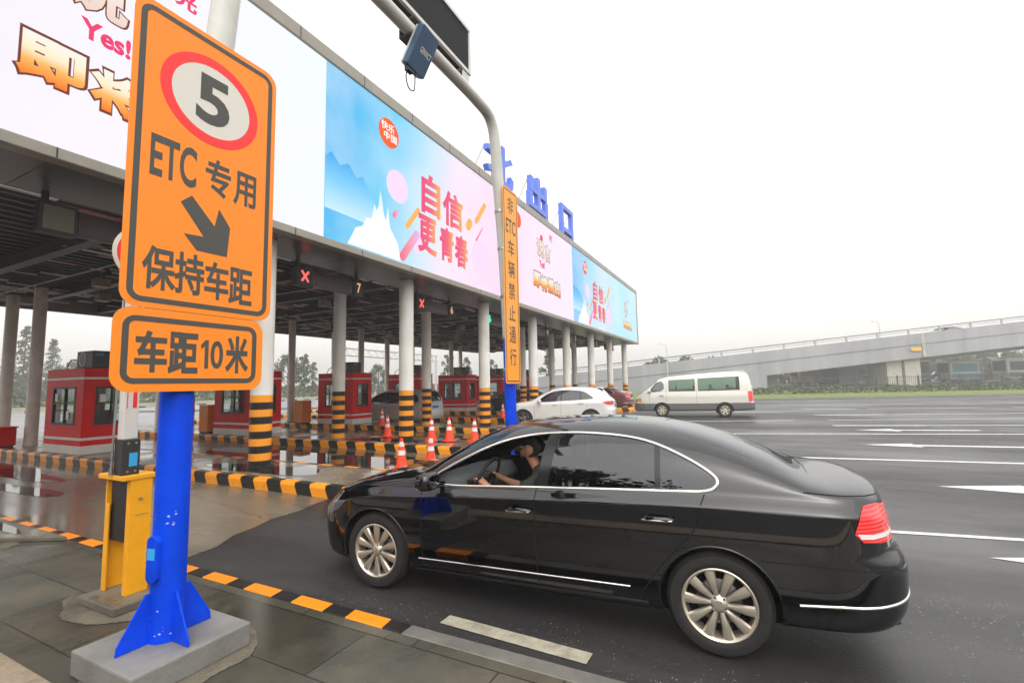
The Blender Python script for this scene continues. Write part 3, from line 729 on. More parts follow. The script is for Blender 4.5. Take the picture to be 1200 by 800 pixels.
VAN = dict(L=5.75, W=.92, Lf=.75, pf=2.5, Lr=.35, pr=4, ta=.10, tb=.10, n0=3, n1=6.5, r=.335, rr=.21, ra=.40, axles=(1.42, 4.36), girth=2.9, shoulder=.04,
    zc=[(0, .88), (.12, 1.0), (.4, 1.19), (.75, 1.46), (1.1, 1.77), (1.4, 1.94), (1.9, 2.04), (2.8, 2.12), (4, 2.20), (5, 2.24), (5.35, 2.21), (5.55, 2.05), (5.66, 1.6), (5.75, 1.25)],
    zb=[(0, .78), (.3, .98), (.8, 1.16), (1.5, 1.22), (5.4, 1.24), (5.75, 1.15)], zk=[(0, .55), (.5, .85), (1.5, 1.02), (5.3, 1.04), (5.75, .98)], zs=[(0, .28), (1, .29), (5, .32), (5.75, .36)],
    dR=[(.3, -.02), (.45, 0), (.68, 0), (.76, -.06), (2, -.06)], dF=[(.2, .05), (.5, 0), (.72, .01), (.85, .06), (1.1, .05)],
    dlo=smooth_loop([(.78, 1.24), (1.56, 1.30), (1.54, 1.80), (1.22, 1.78), (1.0, 1.55)], 1),
    panes=[('w_front', None, None)],
    glass=[('windscreen', [('t', .42, 0), ('t', .5, .4), ('t', .66, .74), ('t', .95, .76), ('t', 1.22, .70), ('t', 1.10, 0)]), ('w_side', smooth_loop([(1.78, 1.29), (1.80, 1.29), (3.02, 1.29), (3.04, 1.29), (3.04, 1.89), (3.02, 1.91), (1.80, 1.86), (1.78, 1.84)], 1)), ('w_side', smooth_loop([(3.17, 1.29), (3.19, 1.29), (5.05, 1.32), (5.07, 1.33), (5.07, 1.97), (5.05, 1.99), (3.19, 1.92), (3.17, 1.90)], 1)), ('rear_glass', [('t', 5.535, 0), ('t', 5.54, .5), ('t', 5.56, .66), ('t', 5.63, .72), ('t', 5.655, .66), ('t', 5.66, 0)])],
    lamps=[('tail', [(5.40, 1.25), (5.42, .76), ('r', .84, .76), ('r', .80, 1.25)]), ('amber', [(.42, .74), (.22, .78), (.2, .90), (.40, .95)]), ('head', [(.2, .78), ('f', .5, .70), ('f', .5, .84), (.18, .90)])],
    doors=[('door0', [(.98, .75), (1.60, .75), (1.62, 1.26), (.85, 1.2), (.80, 1.0)]), ], handles=[(1.42, 1.08)], split=[(0, .70), (1, .68), (3, .68), (5.75, .72)], cladmat='greyclad',
    seams=[[(1.66, 1.9), (1.66, .6), (1.64, .35)], [(.80, 1.1), (.83, .4)], [(3.10, 1.95), (3.10, .35)]], chrome=[], mirror=(.86, 1.32), lipm='greyclad', hm='plastic', seats=[(1.75, -.4), (1.75, .4), (2.6, -.4), (3.4, -.4), (4.2, -.4), (2.6, .4), (3.4, .4), (4.2, .4)], seatz=.55, dash=(1.0, 1.12), spokes=(6, 'six'), rgl='green', tailm='redlit')
# ------------------------------------------------------------------ common materials
ORANGE = (1.0, .30, .012); BLACKP = (.018, .017, .016); YEL = (1.0, .36, .02)
def surf(name, c1, c2, scale, r0, r1, wet_scale, bump=.3, bscale=90., stretch=(1, 1, 1), speck=0., tile=None, crack=False, wlo=.42, whi=.6):
    """ground cover: two-tone base, damp patches by roughness, fine grain"""
    m = bpy.data.materials.new(name); m.use_nodes = True; nt = m.node_tree; b = nt.nodes['Principled BSDF']
    N = nt.nodes.new; Lk = nt.links.new
    tc = N('ShaderNodeTexCoord'); mp = N('ShaderNodeMapping'); mp.inputs['Scale'].default_value = stretch; Lk(tc.outputs['Object'], mp.inputs[0])
    def noise(s, det=8, ro=.65):
        n = N('ShaderNodeTexNoise'); n.inputs['Scale'].default_value = s; n.inputs['Detail'].default_value = det; n.inputs['Roughness'].default_value = ro; Lk(mp.outputs[0], n.inputs['Vector']); return n
    def rng(src, a, c, d, e):
        r = N('ShaderNodeMapRange'); r.inputs[1].default_value = a; r.inputs[2].default_value = c; r.inputs[3].default_value = d; r.inputs[4].default_value = e; Lk(src, r.inputs[0]); return r.outputs[0]
    def mix(f, a, c, mode='MIX'):
        x = N('ShaderNodeMix'); x.data_type = 'RGBA'; x.blend_type = mode
        for k, v in (('Factor', f), ('A', a), ('B', c)):
            if isinstance(v, (int, float)): x.inputs[k].default_value = v
            elif isinstance(v, tuple): x.inputs[k].default_value = (*v, 1)
            else: Lk(v, x.inputs[k])
        return x.outputs['Result']
    col = mix(rng(noise(scale).outputs['Fac'], .35, .65, 0, 1), c1, c2)
    wet = rng(noise(wet_scale, 5, .6).outputs['Fac'], wlo, whi, 0, 1)
    col = mix(rng(wet, 0, 1, 0, .45), col, tuple(v * .45 for v in c1))
    g = noise(bscale, 3, .7)
    h = g.outputs['Fac']
    if speck:
        vo = N('ShaderNodeTexVoronoi'); vo.inputs['Scale'].default_value = 105; Lk(tc.outputs['Object'], vo.inputs['Vector'])
        sp = N('ShaderNodeSeparateColor'); Lk(vo.outputs['Color'], sp.inputs[0])
        nc = noise(.9, 4, .6); mk = N('ShaderNodeMath'); mk.operation = 'MULTIPLY'; Lk(rng(sp.outputs[0], .984, .992, 0, speck), mk.inputs[0]); Lk(rng(nc.outputs['Fac'], .45, .62, 0, 1), mk.inputs[1]); col = mix(mk.outputs[0], col, (.34, .33, .30)); h = vo.outputs['Distance']
    if speck:
        mp2 = N('ShaderNodeMapping'); mp2.inputs['Scale'].default_value = (.05, 1.5, 1); Lk(tc.outputs['Object'], mp2.inputs[0]); n3 = N('ShaderNodeTexNoise'); n3.inputs['Scale'].default_value = 1.0; n3.inputs['Detail'].default_value = 5; Lk(mp2.outputs[0], n3.inputs['Vector'])
        col = mix(1., col, rng(n3.outputs['Fac'], .3, .7, .56, 1.42), 'MULTIPLY')            # worn streaks along the lanes
        n4 = noise(3.2, 2, .4); col = mix(rng(n4.outputs['Fac'], .66, .72, 0, .55), col, (.010, .010, .010))      # oil drips
    if tile:
        bt = N('ShaderNodeTexBrick'); bt.inputs['Scale'].default_value = 1; bt.inputs['Brick Width'].default_value = tile[0]; bt.inputs['Row Height'].default_value = tile[1]; bt.inputs['Mortar Size'].default_value = .006; bt.inputs['Mortar Smooth'].default_value = .3
        bt.inputs['Color1'].default_value = (.75, .75, .75, 1); bt.inputs['Color2'].default_value = (1.2, 1.2, 1.2, 1); bt.inputs['Mortar'].default_value = (.25, .25, .25, 1); bt.offset = .37
        Lk(mp.outputs[0], bt.inputs['Vector']); col = mix(1., col, bt.outputs[0], 'MULTIPLY')
    if crack:
        vo2 = N('ShaderNodeTexVoronoi'); vo2.feature = 'DISTANCE_TO_EDGE'; vo2.inputs['Scale'].default_value = .35; 
        wn = noise(2.5); ad = N('ShaderNodeVectorMath'); ad.operation = 'MULTIPLY_ADD'; ad.inputs[1].default_value = (.5, .5, .5); Lk(wn.outputs['Color'], ad.inputs[0]); Lk(mp.outputs[0], ad.inputs[2]); Lk(ad.outputs[0], vo2.inputs['Vector'])
        col = mix(rng(vo2.outputs['Distance'], 0, .006, .6, 0), col, (.015, .013, .011))
    Lk(col, b.inputs['Base Color'])
    ro = rng(wet, 0, 1, r1, r0); Lk(ro, b.inputs['Roughness'])
    bp = N('ShaderNodeBump'); bp.inputs['Distance'].default_value = .006; Lk(rng(wet, 0, 1, bump, bump * .12), bp.inputs['Strength']); Lk(h, bp.inputs['Height']); Lk(bp.outputs[0], b.inputs['Normal'])
    return m
M['asphalt'] = surf('damp_asphalt', (.026, .025, .025), (.046, .045, .044), .5, .30, .58, .16, .8, 160, (.6, 1.3, 1), .9, crack=True)
M['slab'] = surf('wet_concrete_lane', (.24, .19, .13), (.15, .12, .085), .5, .05, .34, .30, .25, 60, (.45, 1, 1), crack=True, wlo=.40, whi=.58)
M['islandtop'] = surf('wet_island_concrete', (.27, .225, .16), (.17, .145, .105), .8, .05, .40, .45, .25, 70, wlo=.42, whi=.56)
M['paving'] = surf('wet_stone_paving', (.058, .060, .048), (.125, .105, .072), 1.1, .09, .40, .7, .5, 90, tile=(1.05, .52), wlo=.44, whi=.62)
M['granite'] = surf('granite', (.36, .28, .19), (.25, .20, .15), 30, .4, .6, 1, .4, 200, speck=.5)
M['patch'] = surf('mortar', (.20, .175, .13), (.11, .10, .075), 3.5, .15, .5, 1.6, .5, 60)
M['concrete'] = mat('concrete', (.20, .195, .18), .75, var=.22, vscale=2.5, bump=.4, bscale=50)
M['conc_light'] = mat('pale_concrete', (.42, .40, .36), .8, var=.2, vscale=1.2, bump=.3, bscale=30)
M['kerbgrey'] = mat('kerb_stone', (.15, .145, .13), .35, var=.3, vscale=3, bump=.3, bscale=60)
M['kerb'] = stripes('hazard_kerb', 'X', .74, .5, YEL, BLACKP, .45, 'Z', wear=.3)
M['kerbflat'] = stripes('hazard_kerb_top', 'X', .60, .60, (1.0, .28, .012), BLACKP, .15, 'Y', rough=.3, wear=.12)
M['paint'] = mat('road_paint', (.66, .66, .63), .5, var=.22, vscale=7, bump=.3, bscale=120)
M['paintdirty'] = mat('worn_road_paint', (.40, .37, .29), .5, var=.35, vscale=9, bump=.3, bscale=120)
M['water'] = mat('puddle_water', (.025, .021, .016), .03, spec=.6, bump=.02, bscale=6)
M['galv'] = mat('grey_steel', (.55, .55, .52), .4, .35, var=.1, vscale=4)
M['steel'] = mat('zinc', (.45, .45, .44), .35, .9)
M['greypaint'] = mat('grey_pole_paint', (.60, .59, .54), .38, var=.10, vscale=3)
M['dark'] = mat('dark_metal', (.035, .034, .033), .5, var=.15)
M['blackmetal'] = mat('black_metal', (.012, .012, .013), .45)
M['blue'] = mat('blue_pole_paint', (.002, .060, .72), .42, spec=.15, var=.22, vscale=3.5, bump=.08, bscale=25)
M['signorange'] = mat('orange_sheeting', (1.0, .268, .013), .42, var=.03, vscale=2)
M['signgrey'] = mat('sign_lettering', (.072, .070, .062), .5)
M['signred'] = mat('sign_red', (.95, .035, .035), .4)
M['signwhite'] = mat('sign_cream', (.72, .68, .60), .45)
M['yellow'] = mat('yellow_cabinet_paint', (.95, .42, .012), .4, coat=.1, var=.1, vscale=4)
M['sticker'] = mat('blue_sticker', (.04, .42, .80), .4)
M['redpaint'] = mat('booth_red', (.78, .008, .012), .4, spec=.12, var=.1, vscale=1.5)
M['boothwhite'] = mat('booth_white', (.78, .75, .72), .4, var=.1, vscale=2)
M['boothglass'] = glassmat('booth_glass', (.74, .80, .76))
M['ac'] = mat('air_conditioner_case', (.06, .058, .055), .5, var=.2, vscale=3)
M['coneorange'] = mat('cone_orange', (1.0, .06, .015), .45, var=.12, vscale=6)
M['conewhite'] = mat('cone_collar', (.78, .78, .76), .35)
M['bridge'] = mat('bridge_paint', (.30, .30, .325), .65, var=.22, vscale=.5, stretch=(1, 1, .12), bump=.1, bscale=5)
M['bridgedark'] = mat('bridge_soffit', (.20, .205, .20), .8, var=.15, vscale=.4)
M['grass'] = mat('grass', (.13, .17, .03), .9, var=.35, vscale=1.6, bump=.6, bscale=30)
M['skin'] = mat('skin', (.52, .25, .15), .5)
M['hair'] = mat('dark_hair', (.008, .007, .006), .5)
M['shirt'] = mat('dark_shirt', (.03, .033, .03), .8)
vehicle_mats()
M['greyclad'] = mat('grey_lower_paint', (.13, .13, .125), .35, coat=.5)

# ------------------------------------------------------------------ sky, sun, air
world = bpy.data.worlds.new('World'); scene.world = world; world.use_nodes = True
nt = world.node_tree; nt.nodes.clear()
sky = nt.nodes.new('ShaderNodeTexSky'); sky.sky_type = 'NISHITA'; sky.sun_disc = False; sky.sun_elevation = R(52); sky.sun_rotation = R(150); sky.dust_density = 6; sky.air_density = 1.4; sky.ozone_density = .5
hs = nt.nodes.new('ShaderNodeHueSaturation'); hs.inputs['Saturation'].default_value = .22
bg1 = nt.nodes.new('ShaderNodeBackground'); bg1.inputs[1].default_value = .07
bg2 = nt.nodes.new('ShaderNodeBackground'); bg2.inputs[1].default_value = .86; tcw = nt.nodes.new('ShaderNodeTexCoord'); spw = nt.nodes.new('ShaderNodeSeparateXYZ'); nt.links.new(tcw.outputs['Generated'], spw.inputs[0]); rpw = nt.nodes.new('ShaderNodeValToRGB'); nt.links.new(spw.outputs['Z'], rpw.inputs[0]); rpw.color_ramp.elements[0].position = .0; rpw.color_ramp.elements[0].color = (.70, .675, .63, 1); rpw.color_ramp.elements[1].position = .42; rpw.color_ramp.elements[1].color = (1., .99, .97, 1); nt.links.new(rpw.outputs[0], bg2.inputs[0])   # the cloud sheet, duller towards the horizon
ad = nt.nodes.new('ShaderNodeAddShader'); ow = nt.nodes.new('ShaderNodeOutputWorld')
nt.links.new(sky.outputs[0], hs.inputs['Color']); nt.links.new(hs.outputs[0], bg1.inputs[0]); nt.links.new(bg1.outputs[0], ad.inputs[0]); nt.links.new(bg2.outputs[0], ad.inputs[1]); nt.links.new(ad.outputs[0], ow.inputs[0])
sl = bpy.data.lights.new('sun', 'SUN'); sl.energy = .6; sl.angle = R(85); sl.color = (1, .96, .90)
so = link(bpy.data.objects.new('sun', sl)); so.rotation_euler = (R(38), 0, R(30))
HAZE = .003
if HAZE:
    hz = MB(); hz.box(-420, 420, -260, 420, -1, 19)
    m = bpy.data.materials.new('haze_air'); m.use_nodes = True; t = m.node_tree; t.nodes.clear(); o_ = t.nodes.new('ShaderNodeOutputMaterial'); pv = t.nodes.new('ShaderNodeVolumePrincipled')
    pv.inputs['Color'].default_value = (.96, .95, .93, 1); pv.inputs['Density'].default_value = HAZE; pv.inputs['Anisotropy'].default_value = .2; t.links.new(pv.outputs[0], o_.inputs['Volume'])
    o = part('haze', hz, m); o['kind'] = 'stuff'

# ------------------------------------------------------------------ ground
g = MB(); g.quad((-410, -250, 0), (410, -250, 0), (410, 410, 0), (-410, 410, 0)); struct('ground', g, M['asphalt'])
g = MB(); g.add([(-60.6, -60, .004), (-27, -60, .004), (-27, 390, .004), (-60.6, 390, .004)], [(0, 1, 2, 3)]); struct('road', g, surf('damp_road_sky_sheen', (.20, .205, .22), (.26, .265, .28), .4, .3, .55, .2, .4, 90))  # separate sheet, its pale base stands in for sky reflected at grazing angle
g = MB(); g.add([(-27, -8, .004), (-5.45, -8, .004), (-5.45, 2.6, .004), (-5.58, 3.1, .004), (-5.63, 3.45, .004), (-5.86, 3.8, .004), (-5.92, 4.1, .004), (-6.08, 4.5, .004), (-6.07, 4.9, .004), (-6.2, 5.3, .004), (-6.25, 5.6, .004), (-6.3, 48, .004), (-27, 48, .004)], [tuple(range(13))]); struct('concrete_lane', g, M['slab'])
# near traffic island with paving, kerbs
g = MB(); g.box(-60, 3.2, 1.38, 2.695, 0, .10); struct('pavement', g, M['paving'])
g = MB(); g.box(-60, 3.2, 1.12, 1.378, 0, .115); struct('kerb_granite', g, M['granite'], bevel=.008)
g = MB(); g.box(-42, -2.28, 2.697, 2.833, 0, .103); struct('kerb', g, M['kerbflat'], bevel=.012)
g = MB(); g.box(-2.278, 3.2, 2.697, 2.833, 0, .101); struct('kerb', g, M['kerbgrey'], bevel=.012)
rnd = random.Random(3)
def blob(cx, cy, rx, ry, z, n=90, rough=.22, seed=0, ang=0.):
    r_ = random.Random(seed); ph = [r_.uniform(0, 6.28) for _ in range(5)]; P = []
    for i in range(n):
        a = 2 * math.pi * i / n; k = 1 + sum(rough / (j + 1) * math.sin((j + 2) * a + ph[j]) for j in range(5))
        u, v = rx * k * math.cos(a), ry * k * math.sin(a); u *= 1 + r_.uniform(-.5, .5) * rough * .35; v *= 1 + r_.uniform(-.5, .5) * rough * .35; P.append((cx + u * math.cos(ang) - v * math.sin(ang), cy + u * math.sin(ang) + v * math.cos(ang), z))
    return P
def sheet(name, pts, m):
    q = MB(); q.add(pts, [tuple(range(len(pts)))]); return struct(name, q, m)
sheet('mortar_patch', blob(-3.45, 1.85, .56, .46, .1045, seed=5, rough=.10), M['patch'])
sheet('mortar_patch', blob(-4.72, 2.0, .42, .24, .1043, seed=8, rough=.13), M['patch'])
sheet('mortar_patch', blob(-8.6, 2.35, 1.1, .22, .1042, seed=12, rough=.12), M['patch'])
q = MB(); q.prism([(-14, 2.1), (-9, 2.05), (-7.9, 2.3), (-7.2, 2.67), (-14, 2.67)], (0, 0, .101), (1, 0, 0), (0, 1, 0), .05); struct('raised_slab', q, M['patch'], bevel=.01)
sheet('puddle', blob(-8.9, 2.50, .9, .09, .1525, seed=3, rough=.12), M['water'])
sheet('puddle', blob(-10.2, 8.75, 4.3, 1.28, .0085, seed=4, rough=.10), M['water'])
sheet('puddle', blob(-14.8, 4.6, 1.9, .32, .0085, seed=9, rough=.16), M['water'])
sheet('puddle', blob(-12.3, 3.9, 1.6, .16, .0085, seed=6, rough=.2), M['water'])
sheet('puddle', blob(-9.3, 13.4, 2.6, .9, .0085, seed=14, rough=.15), M['water'])
sheet('puddle', blob(-8.9, 6.35, 1.5, .42, .2045, seed=21, rough=.14), M['water'])
sheet('puddle', blob(-9.6, 11.2, 1.9, .40, .2045, seed=22, rough=.14), M['water'])
# toll islands
def stadium(x0, x1, yc, h, r, n=8):
    P = []
    for cx, cy, a in ((x1 - r, yc - h + r, -90), (x1 - r, yc + h - r, 0)):
        for i in range(n + 1):
            q = R(a + 90 * i / n); P.append((cx + r * math.cos(q), cy + r * math.sin(q)))
    return P + [(x0, yc + h), (x0, yc - h)]
for k in range(8):
    yc = 6.47 + 4.69 * k; x1 = (-5.55, -6.1, -7.8, -8.4, -8.4, -6.6, -6.6, -6.6)[k]
    out = stadium(-30, x1, yc, .82, .5); inn = stadium(-29.85, x1 - .16, yc, .66, .36)
    q = MB(); q.prism(inn, (0, 0, 0), (1, 0, 0), (0, 1, 0), .2); isl = struct('traffic_island', q, M['islandtop'])
    q = MB(); n = len(out); vs = []
    mid = [(o_[0] + (i_[0] - o_[0]) * .22, o_[1] + (i_[1] - o_[1]) * .22) for o_, i_ in zip(out, inn)]
    for P, z in ((out, 0), (out, .15), (mid, .198), (inn, .206), (inn, .1)): vs += [(p[0], p[1], z) for p in P]
    q.add(vs, [(a * n + i, a * n + (i + 1) % n, (a + 1) * n + (i + 1) % n, (a + 1) * n + i) for a in range(4) for i in range(n)])
    struct('kerb', q, M['kerb'], isl)
# road markings of the plaza: (start, end, width)
def strip(a, b, w=.15, name='lane_line', m='paint', z=.004):
    a = Vector((*a, 0)); b = Vector((*b, 0)); d = (b - a).normalized(); s_ = Vector((-d.y, d.x, 0)) * w / 2
    q = MB(); L = (b - a).length; n = max(1, int(L / 1.5)); vs = []
    for i in range(n + 1):
        p = a + d * (L * i / n); vs += [(*(p - s_)[:2], z), (*(p + s_)[:2], z)]
    q.add(vs, [(2 * i, 2 * i + 2, 2 * i + 3, 2 * i + 1) for i in range(n)]); return struct(name, q, M[m])
strip((-2.22, 3.16), (-1.04, 3.12), .135, 'lane_dash', 'paintdirty', .008)
strip((.86, 12.78), (16, 14.95)); strip((-.78, 17.6), (22, 23.8)); strip((-4.2, 21.9), (1.7, 23.9)); strip((3.0, 24.35), (24, 31.5), .12)
strip((2.78, 21.62), (5.75, 22.45), .22); strip((5.75, 22.45), (26, 28.4), .14); strip((2.83, 27.4), (5.8, 28.5), .2); strip((6.2, 28.6), (14, 31.4)); strip((2.7, 32.3), (5.5, 33.2), .2); strip((6, 33.4), (11.5, 35.2)); strip((3.3, 37.2), (10, 39.3), .16); strip((4.0, 42.8), (5.4, 43.3), .2); strip((5.4, 43.1), (11, 45.2), .14)
strip((1.35, 7.06), (9, 8.35), .10); strip((12.5, 30.9), (18, 32.9), .16); strip((13, 35.7), (19, 37.6), .16); strip((12, 39.9), (18, 41.8), .16); strip((-1.2, 29.0), (1.6, 30.0), .15); strip((-.5, 34), (1.6, 34.7), .15)
def arrow(tip, ang, L=3.6, s=1.):
    q = MB(); c, d = math.cos(ang), math.sin(ang)
    P = [(0, 0), (1.25, .36), (1.25, .11), (L, .11), (L, -.11), (1.25, -.11), (1.25, -.36)]
    q.add([(tip[0] + (x * c - y * d) * s, tip[1] + (x * d + y * c) * s, .0045) for x, y in P], [tuple(range(7))]); struct('road_arrow', q, M['paint'])
arrow((2.65, 15.75), .16); arrow((2.7, 10.2), .14); arrow((2.05, 6.45), .12, 3., 1.); arrow((3.2, 20.0), .22)
# ------------------------------------------------------------------ canopy
X0, XB, Y0, Y1 = -8.3, -24.2, -3.0, 40.7
canopy = thing('toll_canopy', 'long toll plaza canopy on white columns with a wall of advertising screens along its front', 'toll canopy', (-9.2, 18.9, 0))
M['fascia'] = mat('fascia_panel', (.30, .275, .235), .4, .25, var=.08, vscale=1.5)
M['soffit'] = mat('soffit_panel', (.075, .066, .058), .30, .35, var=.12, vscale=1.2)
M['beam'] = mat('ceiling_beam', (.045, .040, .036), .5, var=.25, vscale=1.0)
M['beamlight'] = mat('ceiling_rail', (.62, .58, .54), .45, .2)
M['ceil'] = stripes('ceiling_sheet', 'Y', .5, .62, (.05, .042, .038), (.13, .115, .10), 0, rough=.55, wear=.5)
M['ceilred'] = mat('ceiling_red_pipe', (.34, .035, .028), .45)
def stripe_col(name, ph):
    m = stripes(name, 'Z', .298, .5, BLACKP, (.95, .35, .03), 0, phase=ph, rough=.35, wear=.22)
    nt = m.node_tree; b = nt.nodes['Principled BSDF']; l = b.inputs['Base Color'].links[0].from_socket
    tc = nt.nodes.new('ShaderNodeTexCoord'); sp = nt.nodes.new('ShaderNodeSeparateXYZ'); nt.links.new(tc.outputs['Object'], sp.inputs[0])
    gt = nt.nodes.new('ShaderNodeMath'); gt.operation = 'GREATER_THAN'; gt.inputs[1].default_value = 1.69; nt.links.new(sp.outputs['Z'], gt.inputs[0])
    n = nt.nodes.new('ShaderNodeTexNoise'); n.inputs['Scale'].default_value = 1.2; n.inputs['Detail'].default_value = 6
    rp = nt.nodes.new('ShaderNodeValToRGB'); rp.color_ramp.elements[0].color = (.70, .67, .60, 1); rp.color_ramp.elements[1].color = (.84, .83, .78, 1); rp.color_ramp.elements[0].position = .3; rp.color_ramp.elements[1].position = .6
    nt.links.new(tc.outputs['Object'], n.inputs['Vector']); nt.links.new(n.outputs['Fac'], rp.inputs[0])
    mx = nt.nodes.new('ShaderNodeMix'); mx.data_type = 'RGBA'; nt.links.new(gt.outputs[0], mx.inputs['Factor']); nt.links.new(l, mx.inputs['A']); nt.links.new(rp.outputs[0], mx.inputs['B'])
    nt.links.new(mx.outputs['Result'], b.inputs['Base Color']); return m
M['col'] = stripe_col('column_paint', .329); M['col2'] = stripe_col('column_paint_offset', .829)
M['colplain'] = mat('column_plain', (.88, .82, .75), .45, var=.15, vscale=1.5)
for k in range(-1, 8):
    y = 6.47 + 4.69 * k
    for x, m, r in ((-9.2, 'col', .217), (-12.0, 'col2', .20), (-20.3, 'colplain', .165), (-22.5, 'colplain', .165)):
        if k == -1 and x > -13: pass
        z0 = .2 if k >= 0 else .12
        q = MB(); q.lathe([(r + .015, z0 - .02), (r + .015, z0 + .05), (r, z0 + .055), (r, 5.2)], (x, y, 0), 'z', 32)
        part('column', q, M[m], canopy, smooth=40)
# edge, soffit, roof
q = MB(); q.box(X0 - .25, X0, Y0, Y1 + .3, 5.02, 5.19); q.box(X0 - .25, X0 + .02, Y0, Y1 + .32, 9.41, 9.72); q.box(X0 - .25, X0 + .01, Y1 + .02, Y1 + .31, 5.19, 9.41)
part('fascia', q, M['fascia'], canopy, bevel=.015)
q = MB()
for i in range(24):
    y = Y0 + 1.9 * i
    if y < Y1: q.box(X0 + .003, X0 + .006, y - .008, y + .008, 5.03, 5.18); q.box(X0 + .022, X0 + .026, y - .008, y + .008, 9.42, 9.71)
part('panel_joints', q, M['dark'], canopy)
q = MB()
for i in range(23):
    y = Y0 + 1.9 * i; q.box(X0 - 1.75, X0 - .252, y + .006, min(y + 1.894, Y1 + .3), 5.03, 5.08)
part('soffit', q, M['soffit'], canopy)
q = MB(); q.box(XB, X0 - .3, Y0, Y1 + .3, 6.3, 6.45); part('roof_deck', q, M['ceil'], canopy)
q = MB(); q.box(X0 - 1.2, X0 - .26, Y0, Y1 + .29, 6.46, 9.6); part('screen_housing', q, M['dark'], canopy)
q = MB(); q.box(XB - .1, XB + .05, Y0, Y1 + .3, 5.0, 6.4); q.box(XB, X0 - 1.76, Y0 - .1, Y0, 5.05, 6.4); q.box(XB, X0 - 1.76, Y1 + .2, Y1 + .3, 5.05, 6.4); part('back_fascia', q, M['fascia'], canopy)
q = MB()
for i in range(19):
    y = -2.2 + 2.345 * i; q.box(XB + .06, X0 - 1.76, y - .07, y + .07, 5.12, 5.42); q.box(XB + .06, X0 - 1.76, y - .12, y + .12, 5.09, 5.12)
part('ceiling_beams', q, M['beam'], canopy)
q = MB()
for i in range(36):
    x = XB + .35 + .40 * i
    if x < X0 - 1.9: q.box(x - .05, x + .05, Y0, Y1 + .1, 5.46, 5.58)
part('ceiling_slats', q, M['beam'], canopy)
rr = random.Random(11)
for nm, cnt, mm, z0 in (('reflector_strips', 330, 'beamlight', 5.13), ('red_strips', 170, 'ceilred', 5.17)):
    q = MB()
    for i in range(cnt):
        x = XB + .35 + .40 * rr.randrange(0, 35); y = rr.uniform(Y0, Y1 - 1); l = rr.uniform(.2, 1.1); w_ = rr.uniform(.03, .07) if nm[0] == 'r' and cnt > 200 else rr.uniform(.05, .11)
        if x < X0 - 2.1: q.box(x - w_ + .12, x + w_ + .12, y, y + l, z0 + .0006 * (i % 40), z0 + .02 + .0006 * (i % 40))
    part(nm, q, M[mm], canopy)['kind'] = 'stuff'
M['lampcase'] = mat('lamp_case', (.40, .33, .26), .5, var=.3, vscale=.7)
for i in range(9):
    for j in range(5):
        x = X0 - 3.2 - 2.6 * j; y = 1.9 + 4.69 * i + (1.1 if j % 2 else 0); q = MB(); q.box(x - .17, x + .17, y - .17, y + .17, 4.86, 5.10); q.box(x - .02, x + .02, y - .02, y + .02, 5.10, 5.46); part('ceiling_lamp', q, M['lampcase'], canopy, bevel=.01)
q = MB()
for i in range(16):
    x = XB + .8 + .95 * i
    if x < X0 - 2: q.tube([(x, Y0 + .1, 5.95), (x, Y1, 5.95)], .05, 6)
part('sprinkler_pipes', q, M['ceilred'], canopy, smooth=40)
q = MB()
for i in range(9):
    q.box(XB + .1, X0 - 1.8, 1.2 + 4.69 * i, 1.23 + 4.69 * i, 5.05, 5.075)
part('lighting_rails', q, M['beamlight'], canopy)
# screens and what they show
def screen(y0, y1, name, m):
    q = MB(); q.box(X0 - .2, X0 - .03, y0 + .006, y1 - .006, 5.20, 9.40); return part(name, q, m, canopy)
pk = (1.0, .80, .94); wh = (1.0, 1.0, 1.0); lil = (.93, .86, 1.0); sk = (.10, .52, .95); cy = (.55, .88, 1.0)
sA = screen(Y0, 7.25, 'led_screen', emat('screen_lilac', [(0, (.80, .78, 1)), (.35, (.90, .84, 1)), (.72, (.93, .93, 1.)), (1, (.90, .96, 1.0))], 'y', .70, .5, .6, (1, .93, .98)))
sB = screen(7.25, 15.95, 'led_screen', emat('screen_blue_pink', [(0, (.05, .50, .90)), (.16, (.20, .66, .95)), (.36, (.62, .84, 1)), (.52, (.98, .80, .95)), (1, (1., .74, .92))], 'y', .70, .42, .45, (.90, .96, 1.), tilt=-.12))
sC = screen(15.95, 24.2, 'led_screen', emat('screen_pink', [(0, (1, .74, .92)), (.5, (1, .84, .97)), (1, (.98, .86, 1))], 'y', .70, .4, .4, (1, .95, 1)))
sD = screen(24.2, 33.5, 'led_screen', emat('screen_sky', [(0, (.22, .60, 1)), (.3, (.50, .82, 1)), (.6, (.72, .88, 1)), (1, (.45, .85, 1))], 'y', .70, .4, .3, (1, .97, 1), tilt=-.1))
sE = screen(33.5, Y1, 'led_screen', emat('screen_cyan', [(0, (.50, .88, 1)), (1, (.62, .92, 1))], 'y', .70, .4, .3, (.9, 1, 1)))
em = lambda name, c, s=.70: emat(name, [(0, c), (1, c)], 'z', s)
E_or = emat('screen_orange_letters', [(0, (1.0, .20, .02)), (.38, (1, .50, .12)), (.62, (1, .86, .60)), (1, (.93, .93, .86))], 'z', .70)
E_br = em('screen_brown_outline', (.20, .05, .03)); E_yes = em('screen_crimson', (.90, .05, .18)); E_cream = emat('screen_cream_letters', [(0, (.85, .66, .58)), (1, (1, .90, .84))], 'z', .70)
E_red = emat('screen_red_orange', [(0, (.88, .08, .22)), (.55, (.90, .15, .22)), (1, (.98, .48, .12))], 'y', .70)
